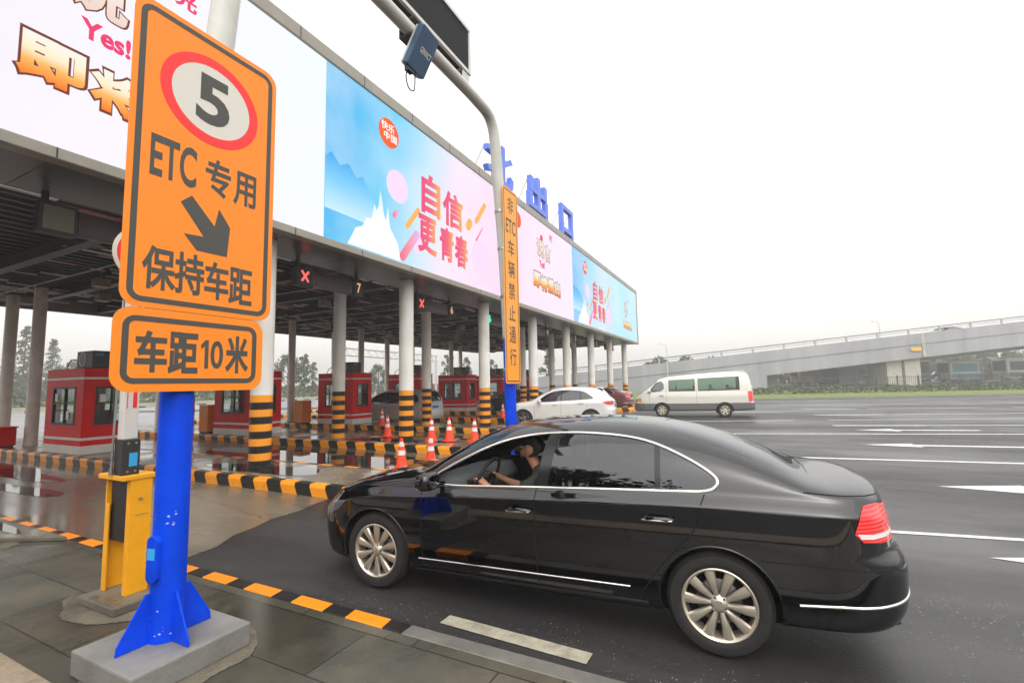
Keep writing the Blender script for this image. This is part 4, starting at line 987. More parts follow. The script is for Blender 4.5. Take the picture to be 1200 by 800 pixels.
E_cloud = emat('screen_cloud', [(0, (1, 1, 1)), (.55, (.97, .99, 1)), (1, (.66, .88, 1))], 'z', .70); E_logo = em('screen_logo', (1, .14, .03)); E_white = em('screen_white', (1, 1, 1)); E_lil = em('screen_violet', (.97, .74, 1.0)); E_pill = emat('screen_pill', [(0, (.95, .15, .25)), (.5, (.95, .35, .45)), (1, (.85, .50, .95))], 'y', .70); E_pill2 = em('screen_amber', (1, .50, .12)); E_mt = emat('screen_mountain', [(0, (.62, .88, 1)), (.5, (.25, .66, 1)), (1, (.06, .42, .88))], 'z', .70)
XS = X0 - .03
def scr_text(par, name, s, u0, u1, v0, v1, m, bold=.012, lay=1, shear=0., frame=None):
    q = MB(); text(q, s, u0, u1, v0, v1, XS + .0025 * (lay - 1), .0025, bold, frame, shear); return part(name, q, m, par)
def scr_poly(par, name, P, m, lay=1):
    q = MB(); plate(q, P, XS + .0025 * (lay - 1), XS + .0025 * lay); return part(name, q, m, par)
def rot(P, c, a): return [(c[0] + (p[0] - c[0]) * math.cos(a) - (p[1] - c[1]) * math.sin(a), c[1] + (p[0] - c[0]) * math.sin(a) + (p[1] - c[1]) * math.cos(a)) for p in P]
def pill(cu, cv, L, w, a): return rot(rrect(cu - L / 2, cu + L / 2, cv - w / 2, cv + w / 2, w * .49), (cu, cv), a)
def drama(par, u0, v0, s, big=True):
    """programme title: crimson words and the orange line underneath; u0,v0 lower left, s width"""
    h = s * .205
    T = lambda name, ch, a, b, c, d, m, bold, lay: scr_text(par, name, ch, u0 + a * s, u0 + b * s, v0 + c * s, v0 + d * s, m, bold, lay)
    for i, ch in enumerate('即将播出'):
        a = .25 * i; dv = -.012 * (i % 2)
        T('lettering_outline', ch, a - .012, a + .242, dv - .014, .219 + dv, E_br, .075, 1); T('lettering', ch, a, a + .23, dv, .205 + dv, E_or, .05, 2)
    T('lettering', 'Yes!', .20, .40, .30, .40, E_yes, .035, 1)
    T('lettering_outline', '说', .13, .39, .43, .70, E_br, .06, 1); T('lettering', '说', .14, .38, .44, .69, E_cream, .035, 2)
    T('lettering_outline', '言', .41, .63, .42, .68, E_br, .06, 1); T('lettering', '言', .42, .62, .43, .67, E_cream, .035, 2)
    T('lettering', '光', .585, .70, .76, .86, E_yes, .035, 1)
    scr_poly(par, 'title_spot', circ(u0 + .30 * s, v0 + .72 * s, .045 * s), E_yes, 3)
drama(sA, 2.24, 6.03, 3.1); drama(sC, 18.85, 6.2, 3.4); drama(sE, 35.8, 6.0, 2.8)
def youth(par, o, w, lay=0):
    """the four-stroke slogan block; o = left edge, w = panel width"""
    f = lambda u: o + u * w
    scr_poly(par, 'mountains', [(f(.001), 5.9), (f(.20), 5.9), (f(.19), 6.5), (f(.16), 6.75), (f(.135), 7.05), (f(.11), 6.95), (f(.08), 7.2), (f(.05), 7.05), (f(.02), 7.28), (f(.001), 7.1)], E_mt, 1)
    scr_poly(par, 'cloud', [(f(.08), 5.23), (f(.30), 5.23), (f(.285), 5.7), (f(.25), 6.05), (f(.24), 6.6), (f(.232), 6.2), (f(.222), 6.35), (f(.213), 6.75), (f(.206), 6.95), (f(.20), 6.5), (f(.19), 6.35), (f(.182), 6.5), (f(.172), 6.1), (f(.15), 6.05), (f(.135), 5.8), (f(.11), 5.7)], E_cloud, 2)
    for u, v, r in ((.285, 7.30, .45), (.80, 6.35, .62)): scr_poly(par, 'violet_disc', circ(f(u), v, r), E_lil, 1)
    for u, v, L, ww, a, m in ((.345, 5.78, 1.25, .26, .9, E_pill), (.40, 5.95, .8, .30, .9, E_lil), (.36, 6.62, .95, .16, .9, E_pill2), (.275, 6.5, .3, .15, .9, E_pill), (.80, 8.0, 1.2, .20, .9, E_pill2), (.71, 7.35, .5, .30, .9, E_pill2), (.79, 7.2, .8, .08, .9, E_pill)):
        scr_poly(par, 'streak', pill(f(u), v, L, ww, a), m, 2)
    for ch, u0, u1, v0, v1 in (('自', .405, .515, 6.95, 8.22), ('信', .53, .665, 6.92, 8.10), ('更', .385, .495, 5.72, 6.88), ('青', .51, .60, 5.72, 6.82), ('春', .605, .70, 5.70, 6.80)):
        scr_text(par, 'lettering', ch, f(u0), f(u1), v0, v1, E_red, .034, 3)
    lc = (f(.243), 8.66); scr_poly(par, 'channel_logo', circ(*lc, .40), E_logo, 3)
    for s_, dv, h in (('快乐', .04, .24), ('中国', -.2, .22)): scr_text(par, 'lettering', s_, lc[0] - .30 + (.10 if dv < 0 else 0), lc[0] + .22 + (.10 if dv < 0 else 0), lc[1] + dv, lc[1] + dv + h, E_white, .02, 4)
youth(sB, 7.25, 8.7); youth(sD, 24.2, 9.3)
scr_poly(sC, 'channel_logo', circ(17.3, 8.75, .35), E_logo, 3)
# letters on the roof
M['bluesign'] = mat('blue_letter', (.10, .19, .74), .4, var=.05)
for ch, y0, y1, z0, z1 in (('北', 15.15, 17.45, 9.95, 11.65), ('出', 19.15, 21.35, 9.95, 11.75), ('口', 23.35, 25.2, 9.98, 11.65)):
    L_ = thing('roof_letter', {'北': 'blue rooftop character 北 half hidden behind the grey cantilever post', '出': 'blue rooftop character 出, middle one of the roof sign', '口': 'blue square rooftop character 口 at the far end of the roof sign'}[ch], 'sign', (-8.7, (y0 + y1) / 2, 9.72), group='blue characters of the roof sign')
    q = MB(); text(q, ch, y0, y1, z0, z1, -8.75, .22, .022); b = part('character', q, M['bluesign'], L_, bevel=0)
    q = MB(); P, T, B, _ = glyphs(ch, .022); q.add([(-8.75, y0 + (y1 - y0) * p[0], z0 + (z1 - z0) * p[1]) for p in P], [t[::-1] for t in T]); part('back_plate', q, M['bluesign'], L_)
    q = MB()
    for yy in (y0 + .25, y1 - .25):
        q.tube([(-8.76, yy, z1 - .25), (-9.7, yy, 9.72)], .025, 6); q.tube([(-8.76, yy, z0 + .3), (-9.4, yy, 10.1)], .02, 6); q.tube([(-8.70, yy, 9.70), (-8.70, yy, z0 + .05)], .03, 6)
    part('strut', q, M['galv'], L_, smooth=50)
tr = thing('roof_truss', 'low grey lattice frame along the canopy roof edge under the blue characters', 'truss', (-8.75, 21, 9.72))
q = MB()
for z in (9.78, 10.10): q.tube([(-8.9, 14.6, z), (-8.9, 27.5, z)], .03, 6)
for i in range(22): y = 14.6 + .6 * i; q.tube([(-8.9, y, 9.78), (-8.9, y + .3, 10.10)], .016, 5); q.tube([(-8.9, y + .3, 10.10), (-8.9, y + .6, 9.78)], .016, 5)
part('lattice', q, M['galv'], tr, smooth=50)
# lane signals hanging under the front of the canopy
E_x = em('signal_red', (1.0, .10, .08), 1.3); E_g = em('signal_green', (.02, .85, .35), 1.0); E_n = em('number_amber', (1.0, .50, .30), .6); M['dimface'] = mat('dark_display', (.05, .018, .016), .3); M['paleface'] = mat('pale_display', (.15, .15, .085), .4)
for i in range(8):
    y = 7.94 + 4.69 * (i - 1); num = ['8', '7', '6', '5', '4', '3', '2', '1'][i]
    st = ['blank pale face', 'lit red X and orange 7', 'lit red X and number 6', 'lit green arrow and number 5', 'number 4', 'number 3', 'number 2', 'number 1'][i]
    s_ = thing('lane_signal', f'hanging overhead lane signal with {st} under the canopy edge', 'lane signal', (-9.8, y + .9, 5.03), group='overhead lane signals under the canopy')
    q = MB(); q.box(-9.95, -9.75, y - .24, y + .24, 4.36, 4.85); part('signal_box', q, M['blackmetal'], s_, bevel=.01)
    q = MB(); q.box(-9.92, -9.78, y + .26, y + 1.60, 4.40, 4.80); part('display_board', q, M['dimface'], s_, bevel=.01)
    q = MB(); q.box(-9.95, -9.75, y + 1.62, y + 2.0, 4.38, 4.86); nb = part('number_box', q, M['blackmetal'], s_, bevel=.01)
    for yy in (y - .15, y + 1.8): q = MB(); q.box(-9.88, -9.82, yy - .04, yy + .04, 4.83, 5.10); part('hanger', q, M['blackmetal'], s_)
    q = MB()
    if i == 0: q.box(-9.75, -9.745, y - .19, y + .19, 4.41, 4.80); part('signal_face', q, M['paleface'], s_)
    elif i < 3:
        for a in (R(52), R(-52)): plate(q, rot([(y - .165, 4.578), (y + .165, 4.578), (y + .165, 4.632), (y - .165, 4.632)], (y, 4.605), a), -9.75 + (.002 if a > 0 else 0), -9.744 + (.003 if a > 0 else 0))
        part('red_cross', q, E_x, s_)
    else:
        plate(q, [(y - .16, 4.62), (y, 4.44), (y + .16, 4.62), (y + .05, 4.62), (y + .05, 4.78), (y - .05, 4.78), (y - .05, 4.62)], -9.75, -9.744); part('green_arrow', q, E_g, s_)
    q = MB(); text(q, num, y + 1.74, y + 1.88, 4.48, 4.76, -9.75, .005, .015); part('number', q, E_n, nb)
# ------------------------------------------------------------------ big orange sign on its post
def cyl(q, a, b, r0, r1=None, n=24): q.tube([a, b], [r0, r1 or r0], n)
M['signyellow'] = mat('amber_sheeting', (1.0, .37, .02), .4, var=.04, vscale=2)
PX, PY = -3.43, 1.80
pl = tag(part('concrete_plinth', MB().box(-3.80, -3.11, 1.46, 2.16, .101, .25), M['concrete'], bevel=.012), 'square grey concrete plinth under the blue sign post on the wet paving', 'plinth'); recenter(pl)
s1 = thing('speed_sign', 'big orange 5 limit sign with ETC lettering on a thick blue post in the foreground', 'road sign', (PX, PY, .25))
q = MB(); q.tube([(PX, PY, .25), (PX, PY, 2.45)], .097, 40); part('post', q, M['blue'], s1, smooth=40)
q = MB(); q.tube([(PX, PY, 2.449), (PX + .0, PY + .17, 4.2), (PX, PY + .42, 7.2)], [.097, .095, .09], 40); part('upper_post', q, M['greypaint'], s1, smooth=40)
for a in (0, 90, 180, 270):
    c, d = math.cos(R(a)), math.sin(R(a)); q = MB(); q.prism([(.085, 0), (.27, 0), (.265, .05), (.125, .30), (.085, .30)], (PX - d * -.006, PY - c * .006, .252), (c, d, 0), UZ, .012); part('gusset', q, M['blue'], s1, bevel=.002)
na = Vector((.21, -.98, 0)).normalized(); ta = Vector((na.y, -na.x, 0)) * -1
q = MB(); q.prism([(p[0], p[1]) for p in rrect(-.042, .042, .62, .91, .041, 8)], Vector((PX, PY, 0)) + na * .07, ta, UZ, .055); cov = part('access_cover', q, M['blue'], s1, bevel=.006)
q = MB(); q.prism([(-.030, .765), (.030, .765), (.030, .835), (-.030, .835)], Vector((PX, PY, 0)) + na * .1252, ta, UZ, .001); part('sticker', q, M['sticker'], cov)
M['chip'] = mat('bare_paint_chips', (.55, .58, .60), .5)
q = MB(); rr = random.Random(5)
for i in range(26):
    a = rr.uniform(-2.4, -.2); z = rr.choice([rr.uniform(.3, .5), rr.uniform(.95, 1.05)]); w_ = rr.uniform(.002, .009); n_ = Vector((math.cos(a), math.sin(a), 0)); t_ = Vector((-n_.y, n_.x, 0)); c_ = Vector((PX, PY, z)) + n_ * .0972
    q.add([c_ - t_ * w_, c_ + Vector((0, 0, -w_ * .6)), c_ + t_ * w_, c_ + Vector((0, 0, w_ * .7))], [(0, 1, 2, 3)])
part('paint_chips', q, M['chip'], s1)
def sign_plate(root, u0, u1, v0, v1, r, inset, bw, x, T, m='signorange'):
    q = MB(); plate(q, rrect(u0, u1, v0, v1, r), x - .004, x); P = part('panel', q, M[m], root)
    q = MB(); ring(q, rrect(u0 + inset, u1 - inset, v0 + inset, v1 - inset, max(.01, r - inset * .6)), rrect(u0 + inset + bw, u1 - inset - bw, v0 + inset + bw, v1 - inset - bw, max(.008, r - inset * .6 - bw)), x, .0015); part('border', q, M['signgrey'], P)
    for s_, a, b, c, d, bold in T:
        q = MB(); text(q, s_, a, b, c, d, x, .0015, bold); part('lettering', q, M['signgrey'], P)
    return P
SX = -3.30
P1 = sign_plate(s1, 1.388, 2.372, 2.335, 4.345, .10, .035, .034, SX, [('ETC', 1.512, 1.790, 3.185, 3.465, .022), ('专', 1.850, 2.028, 3.185, 3.455, .020), ('用', 2.050, 2.224, 3.178, 3.440, .020), ('保', 1.497, 1.690, 2.455, 2.735, .024), ('持', 1.683, 1.868, 2.455, 2.735, .024), ('车', 1.872, 2.038, 2.447, 2.715, .024), ('距', 2.040, 2.216, 2.438, 2.705, .022)])
q = MB(); ring(q, circ(1.882, 3.862, .318, 64, .338), circ(1.882, 3.862, .252, 64, .270), SX, .0015); part('red_ring', q, M['signred'], P1)
q = MB(); plate(q, circ(1.882, 3.862, .252, 64, .270), SX, SX + .001); ds = part('disc', q, M['signwhite'], P1)
q = MB(); text(q, '5', 1.768, 2.000, 3.690, 4.045, SX + .001, .0015, .032); part('number', q, M['signgrey'], P1)
q = MB(); A = [(1.700, 3.070), (1.768, 3.135), (1.925, 2.965), (1.952, 3.100), (2.035, 2.985), (2.018, 2.768), (1.812, 2.766), (1.728, 2.862), (1.855, 2.872)]
plate(q, A[::-1], SX, SX + .0015); part('arrow', q, M['signgrey'], P1)
P2 = sign_plate(s1, 1.365, 2.315, 1.815, 2.332, .10, .05, .034, SX, [('车', 1.484, 1.662, 1.935, 2.195, .034), ('距', 1.668, 1.850, 1.93, 2.2, .030), ('0', 1.932, 2.018, 1.965, 2.16, .02), ('米', 2.034, 2.205, 1.935, 2.205, .034)])
q = MB(); q.prism([(1.893, 1.965), (1.917, 1.965), (1.917, 2.16), (1.896, 2.16), (1.868, 2.125), (1.868, 2.095), (1.893, 2.118)], (SX, 0, 0), UY, UZ, .0015); part('lettering', q, M['signgrey'], P2)
q = MB()
for z in (1.93, 2.2, 2.5, 3.2, 3.9, 4.2): q.box(PX + .06, SX - .0045, 1.46, 2.28, z - .025, z + .025)
part('channel', q, M['galv'], s1)
# ------------------------------------------------------------------ cantilever post with the tall warning plate
GX = -3.42; path = [(GX, 6.74, .0), (GX, 6.72, 1.3), (GX, 6.665, 2.8), (GX, 6.56, 4.0), (GX, 6.41, 5.1), (GX, 6.345, 5.6), (GX, 6.29, 5.86), (GX, 6.19, 6.01), (GX, 6.05, 6.075), (GX, 5.8, 6.097), (GX, 5.3, 6.112), (GX, 3.2, 6.12), (GX, .6, 6.12)]
def spline(P, n=6):
    P = [Vector(p) for p in P]; out = []
    for i in range(len(P) - 1):
        a, b, c, d = P[max(i - 1, 0)], P[i], P[i + 1], P[min(i + 2, len(P) - 1)]
        for k in range(n):
            t = k / n; out.append(.5 * (2 * b + (c - a) * t + (2 * a - 5 * b + 4 * c - d) * t * t + (-a + 3 * b - 3 * c + d) * t ** 3))
    return out + [P[-1]]
sp_ = spline(path)
s2 = thing('cantilever_post', 'tall cantilever post, blue below and grey above, bending over the lane behind the black sedan', 'sign post', (GX, 6.74, 0))
lo = [p for p in sp_ if p.z < 2.62]; up = sp_[len(lo) - 1:]
q = MB(); q.tube(lo, .092, 24); part('lower_post', q, M['blue'], s2, smooth=40)
q = MB(); q.tube(up, [.092 - .012 * i / len(up) for i in range(len(up))], 24); arm_ = part('arm', q, M['greypaint'], s2, smooth=40)
q = MB(); q.lathe([(.2, .0), (.2, .02), (.1, .02)], (GX, 6.74, 0), 'z', 24); part('base_flange', q, M['blue'], s2)
bands = []
for z in (2.1, 2.45, 3.25, 4.0, 4.65):
    c_ = min(sp_, key=lambda p: abs(p.z - z) + (10 if p.z > 6 else 0)); q = MB(); q.lathe([(.094, -.02), (.099, -.02), (.099, .02), (.094, .02)], (c_.x, c_.y, c_.z), 'z', 24); part('clamp_band', q, M['steel'], s2)
wp = thing('warning_plate', 'tall narrow orange plate with vertical black characters clamped to the cantilever post', 'road sign', (-3.29, 6.6, 1.83))
Tz = []; zc = 4.71
for s_, w_, h_ in (('非', .21, .27), ('ETC', .34, .24), ('车', .22, .27), ('辆', .22, .27), ('禁', .22, .27), ('止', .22, .25), ('通', .22, .27), ('行', .22, .27)):
    Tz.append((s_, 6.60 - w_ / 2, 6.60 + w_ / 2, zc - h_ / 2, zc + h_ / 2, .010)); zc -= .352
sign_plate(wp, 6.335, 6.86, 1.825, 4.985, .05, .03, .018, -3.30, Tz, 'signyellow')
bd = thing('message_board', 'switched-off black message board in a grey frame mounted along the cantilever arm overhead', 'message board', (-3.57, 4.0, 6.38))
q = MB(); q.box(-3.70, -3.44, 2.3, 5.56, 6.40, 7.08); part('housing', q, M['blackmetal'], bd, bevel=.008)
q = MB()
for a in ((2.26, 5.60, 6.375, 6.43), (2.26, 5.60, 7.045, 7.10)): q.box(-3.45, -3.405, *a)
for a in ((2.26, 2.31, 6.43, 7.045), (5.55, 5.60, 6.43, 7.045)): q.box(-3.452, -3.407, *a)
part('frame', q, M['galv'], bd, bevel=.004)
q = MB(); q.box(-3.44, -3.425, 2.315, 5.545, 6.435, 7.04); part('screen', q, mat('led_off', (.010, .012, .012), .6, var=.2, vscale=6, spec=.1), bd)
for y in (3.3, 4.62, 5.48):
    q = MB(); q.box(-3.66, -3.44, y - .09, y + .09, 6.382, 6.398); q.box(-3.44, -3.42, y - .09, y + .09, 6.20, 6.398); q.box(-3.60, -3.585, y - .09, y + .09, 6.33, 6.382); part('bracket', q, M['steel'], bd, bevel=.006)
an = thing('toll_antenna', 'slate blue toll antenna box hanging tilted under the cantilever arm', 'antenna', (-3.3, 4.25, 6.2))
cc = Vector((-3.28, 4.245, 5.81)); v_ = Vector((.30, .06, .63)).normalized(); u_ = Vector((0, 1, -.05)); u_ = (u_ - v_ * u_.dot(v_)).normalized(); n_ = u_.cross(v_).normalized()
M['antblue'] = mat('antenna_blue', (.035, .085, .16), .4, var=.08)
q = MB(); q.prism(rrect(-.16, .16, -.25, .25, .03), cc - n_ * .045, u_, v_, .09); ab = part('case', q, M['antblue'], an, bevel=.008)
fr = lambda a, b, w_: tuple(cc + u_ * a + v_ * b + n_ * (.0455 + w_))
q = MB(); text(q, 'GENVICT', -.06, .13, -.03, .04, 0, .001, .012, fr); part('lettering', q, M['signwhite'], ab)
q = MB(); q.prism(rrect(-.157, .157, -.245, .245, .03), cc - n_ * .075, u_, v_, .028); part('back_case', q, M['galv'], an)
q = MB(); cyl(q, cc + v_ * .20 - n_ * .06, (GX, 4.22, 6.12), .035); q.box(GX - .11, GX + .11, 4.15, 4.29, 6.01, 6.03); q.box(GX - .11, GX + .11, 4.15, 4.29, 6.21, 6.23); q.box(GX - .12, GX - .10, 4.15, 4.29, 6.01, 6.23)
part('clamp', q, M['dark'], an, smooth=40)
b0 = cc - v_ * .25
q = MB(); q.tube(spline([b0 + u_ * -.08, b0 + Vector((-.03, -.09, -.10)), b0 + Vector((-.03, -.04, -.22)), b0 + Vector((-.02, .05, -.2)), b0 + u_ * .04]), .008, 6); q.box(b0.x - .03, b0.x + .03, b0.y - .12, b0.y - .02, b0.z - .05, b0.z + .02)
part('cable', q, M['plastic'], an, smooth=60)
# ------------------------------------------------------------------ lifting barrier beside it
gp = tag(part('barrier_plinth', MB().box(-4.98, -4.42, 1.94, 2.27, .101, .175), M['patch'], bevel=.015), 'low worn concrete pad under the yellow barrier machine', 'plinth'); recenter(gp)
gt = thing('lifting_barrier', 'yellow lifting barrier machine with its red and white arm raised behind the orange sign', 'barrier', (-4.7, 2.15, .175))
q = MB(); q.box(-4.60, -4.585, 2.085, 2.245, .175, 1.09); q.box(-4.64, -4.60, 2.085, 2.10, .175, 1.09); part('front_plate', q, M['yellow'], gt, bevel=.004)
q = MB(); q.box(-4.93, -4.915, 2.065, 2.215, .175, 1.09); q.box(-4.915, -4.87, 2.065, 2.08, .175, .88); part('back_plate', q, M['yellow'], gt, bevel=.004)
q = MB(); q.box(-4.90, -4.645, 2.09, 2.26, .58, 1.085); part('motor_box', q, M['blackmetal'], gt, bevel=.012)
q = MB(); q.box(-4.99, -4.575, 2.03, 2.27, 1.09, 1.13); part('top_plate', q, M['yellow'], gt, bevel=.006)
q = MB(); q.tube([(-4.582, 2.16, .93), (-4.57, 2.16, .93)], .012, 10); q.box(-4.584, -4.582, 2.12, 2.22, .80, .803); part('lock', q, M['steel'], gt)
q = MB(); q.box(-4.76, -4.63, 2.035, 2.165, 1.13, 1.42); hd = part('arm_socket', q, M['dark'], gt, bevel=.006)
q = MB(); q.box(-4.63, -4.629, 2.085, 2.145, 1.20, 1.31); part('sticker', q, M['sticker'], hd)
q = MB()
for y in (2.075, 2.13):
    for z in (1.16, 1.39): q.tube([(-4.632, y, z), (-4.622, y, z)], .009, 8)
part('bolt', q, M['steel'], hd)
q = MB(); q.box(-4.75, -4.66, 2.045, 2.155, 1.42, 4.9); ar = part('arm', q, mat('arm_white', (.72, .70, .66), .4, var=.08), gt, bevel=.008)
for i in range(5):
    q = MB(); z = 1.68 + .68 * i; q.box(-4.7, -4.6585, 2.105, 2.135, z, z + .42); part('red_stripe', q, M['signred'], ar)
    q = MB(); q.box(-4.7, -4.6584, 2.062, 2.068, z, z + .42); part('red_line', q, M['signred'], ar)
q = MB(); q.tube([(-4.76, 2.02, 1.13), (-4.76, 2.04, 2.6)], .009, 8); q.tube([(-4.76, 2.02, 1.13), (-4.76, 2.02, 1.19)], .016, 8); part('stay_rod', q, M['steel'], gt, smooth=50)
q = MB(); q.lathe([(0, -4.655), (.25, -4.655), (.25, -4.645), (.222, -4.640)], (0, 2.145, 3.0), 'x', 48); dsc = part('stop_disc', q, M['signwhite'], gt)
q = MB(); q.lathe([(0, -4.6385), (.222, -4.6385), (.222, -4.641)], (0, 2.145, 3.0), 'x', 48); part('red_face', q, M['signred'], dsc)
# ------------------------------------------------------------------ toll booths, one per island
def booth(k):
    y = 4.69 * k; z0 = .2; xa, xb = -17.75, -15.6; ya, yb = 5.92 + y, 7.08 + y; zt = 2.43
    lab = ['red toll booth with white bands, nearest one, left of the big orange sign', 'red toll booth partly hidden behind the nearest striped column and orange sign', 'third red toll booth from the left, behind a slimmer striped column beside the orange cabinet', 'red toll booth behind the silver people carrier', 'red toll booth between the silver people carrier and the cantilever post', 'red toll booth seen behind the foot of the cantilever post', 'red toll booth above the roof of the white car, farthest of the row'][k]
    b = thing('toll_booth', lab, 'toll booth', ((xa + xb) / 2, (ya + yb) / 2, z0), group='red toll booths on the islands')
    q = MB(); q.box(xa, xb, ya, yb, z0 + .30, .95); q.box(xa, xb, ya, yb, 1.97, 2.16); q.box(xa, xb, ya, yb, 2.22, zt)
    for px0, px1, py0, py1 in ((xa, xa + .42, ya, ya + .09), (xb - .40, xb, ya, ya + .09), (xa, xa + .42, yb - .09, yb), (xb - .40, xb, yb - .09, yb), (xb - .09, xb, ya + .091, ya + .26), (xb - .09, xb, yb - .22, yb - .091), (xa, xa + .09, ya + .091, ya + .26), (xa, xa + .09, yb - .22, yb - .091)): q.box(px0, px1, py0, py1, .95, 1.97)
    w_ = part('wall', q, M['redpaint'], b)
    q = MB(); q.box(xa - .015, xb + .015, ya - .015, yb + .015, z0, z0 + .22); part('base', q, M['boothwhite'], b, bevel=.008)
    q = MB(); q.box(xa - .004, xb + .004, ya - .004, yb + .004, z0 + .22, z0 + .299); part('red_band', q, M['redpaint'], b)
    q = MB(); q.box(xa - .01, xb + .01, ya - .01, yb + .01, .56, .63); part('lower_band', q, M['boothwhite'], b, bevel=.004)
    q = MB(); q.box(xa - .01, xb + .01, ya - .01, yb + .01, 2.161, 2.219); part('upper_band', q, M['boothwhite'], b, bevel=.004)
    q = MB(); q.box(xa - .02, xb + .02, ya - .02, yb + .02, zt, zt + .03); part('roof', q, M['redpaint'], b, bevel=.006)
    def win(pts, nrm):
        (ax, ay), (bx, by) = pts; q = MB(); u = Vector((bx - ax, by - ay, 0)); L = u.length; u.normalize(); n_ = Vector((*nrm, 0)); t_ = .05; f = lambda s_, z, d: tuple(Vector((ax, ay, z)) + u * s_ + n_ * d)
        q = MB()
        for s0, s1, za, zb in ((0, L, .95, 1.0), (0, L, 1.92, 1.97), (0, t_, 1.0, 1.92), (L - t_, L, 1.0, 1.92), (L * .52, L * .52 + .035, 1.0, 1.92), (t_, L - t_, 1.52, 1.545)):
            q.add([f(s0, za, -.06), f(s1, za, -.06), f(s1, zb, -.06), f(s0, zb, -.06), f(s0, za, .012), f(s1, za, .012), f(s1, zb, .012), f(s0, zb, .012)], [(0, 3, 2, 1), (4, 5, 6, 7), (0, 1, 5, 4), (1, 2, 6, 5), (2, 3, 7, 6), (3, 0, 4, 7)])
        fr_ = part('window', q, M['dark'], b)
        q = MB(); q.quad(f(.01, .96, -.02), f(L - .01, .96, -.02), f(L - .01, 1.96, -.02), f(.01, 1.96, -.02)); part('pane', q, M['boothglass'], fr_)
    win(((xa + .42, ya), (xb - .40, ya)), (0, -1)); win(((xa + .42, yb), (xb - .40, yb)), (0, 1)); win(((xb, ya + .26), (xb, yb - .22)), (1, 0)); win(((xa, ya + .26), (xa, yb - .22)), (-1, 0))
    for nx, nz in ((xa + .52, 1.58), (xa + 1.22, 1.10)): q = MB(); q.box(nx, nx + .17, ya + .008, ya + .012, nz, nz + .22); part('notice', q, M['boothwhite'], b)
    q = MB(); q.box(xb - .012, xb - .008, ya + .36, ya + .50, 1.55, 1.76); part('notice', q, M['boothwhite'], b)
    q = MB(); q.box(xa + .1, xb - .1, ya + .1, yb - .1, z0 + .22, z0 + .26); q.box(xa + .3, xa + 1.5, ya + .12, ya + .5, .82, .86); q.box(xa + .6, xa + .66, ya + .2, ya + .55, .86, 1.25); q.box(xa + 1.0, xa + 1.35, yb - .45, yb - .12, .46, 1.3); part('desk', q, M['cabin'], b)
    q = MB(); q.tube(spline([(xa + .15, ya + .35, zt), (xa + .25, ya + .35, zt + .22), (xa + .5, ya + .35, zt + .32), (xa + .75, ya + .4, zt + .3)]), .015, 6); part('conduit', q, M['plastic'], b, smooth=60)
    a = thing('air_conditioner', ['dark boxy air conditioner on top of the red booth nearest the orange sign', 'dark air conditioner on the booth behind the orange sign', 'dark air conditioner on the booth with a column in front of it', 'dark air conditioner on the booth behind the silver people carrier', 'dark air conditioner on the booth left of the cantilever post', 'dark air conditioner on the booth behind the cantilever post', 'dark air conditioner on the farthest visible red booth'][k], 'air conditioner', (xb - .7, ya + .5, zt + .03), group='air conditioners on the booth roofs')
    q = MB(); q.box(xb - 1.15, xb - .25, ya + .25, ya + .75, zt + .06, zt + .52); q.box(xb - 1.1, xb - 1.0, ya + .25, ya + .75, zt + .03, zt + .06); q.box(xb - .4, xb - .3, ya + .25, ya + .75, zt + .03, zt + .06); part('case', q, M['ac'], a, bevel=.015)
    q = MB(); q.lathe([(.19, ya + .245), (.19, ya + .238), (.17, ya + .238), (.17, ya + .245)], (xb - .8, 0, zt + .29), 'y', 24)
    for i in range(6): q.box(xb - .98, xb - .62, ya + .238, ya + .244, zt + .15 + .05 * i, zt + .158 + .05 * i)
    part('grille', q, M['galv'], a)
    q = MB(); q.box(xb - .25, xb - .246, ya + .3, ya + .5, zt + .38, zt + .46); part('badge', q, mat('badge_blue', (.05, .2, .4), .4), a)
for k in range(7): booth(k)
# small cabinets on the islands
M['orangebox'] = mat('orange_cabinet', (.80, .22, .02), .4, var=.1)
for i, (x, y, lab) in enumerate(((-18.4, 15.0, 'orange lane cabinet at the left end of the booth behind the striped column'), (-18.5, 10.9, 'orange lane cabinet just right of the blue sign post'))):
    c_ = thing('lane_cabinet', lab, 'cabinet', (x, y, .2), group='orange lane cabinets')
    q = MB(); q.box(x - .28, x + .28, y - .25, y + .25, .25, 1.25); part('body', q, M['orangebox'], c_, bevel=.02)
    q = MB(); q.box(x - .25, x + .25, y - .22, y + .22, .2, .25); part('foot', q, M['dark'], c_)
    q = MB(); q.box(x + .28, x + .285, y - .2, y + .2, .35, 1.15); part('door', q, M['orangebox'], c_, bevel=.002)
x, y = -20.55, 6.35
c_ = thing('red_box', 'dark red metal box standing at the foot of a column at the left edge', 'box', (x, y, .2))
q = MB(); q.box(x - .36, x + .36, y - .62, y - .24, .24, .78); part('body', q, M['redpaint'], c_, bevel=.02)
q = MB(); q.box(x - .42, x + .42, y - .66, y - .22, .78, .82); part('lid', q, M['redpaint'], c_, bevel=.01)
q = MB(); q.box(x - .30, x + .30, y - .58, y - .28, .2, .24); part('foot', q, M['dark'], c_)
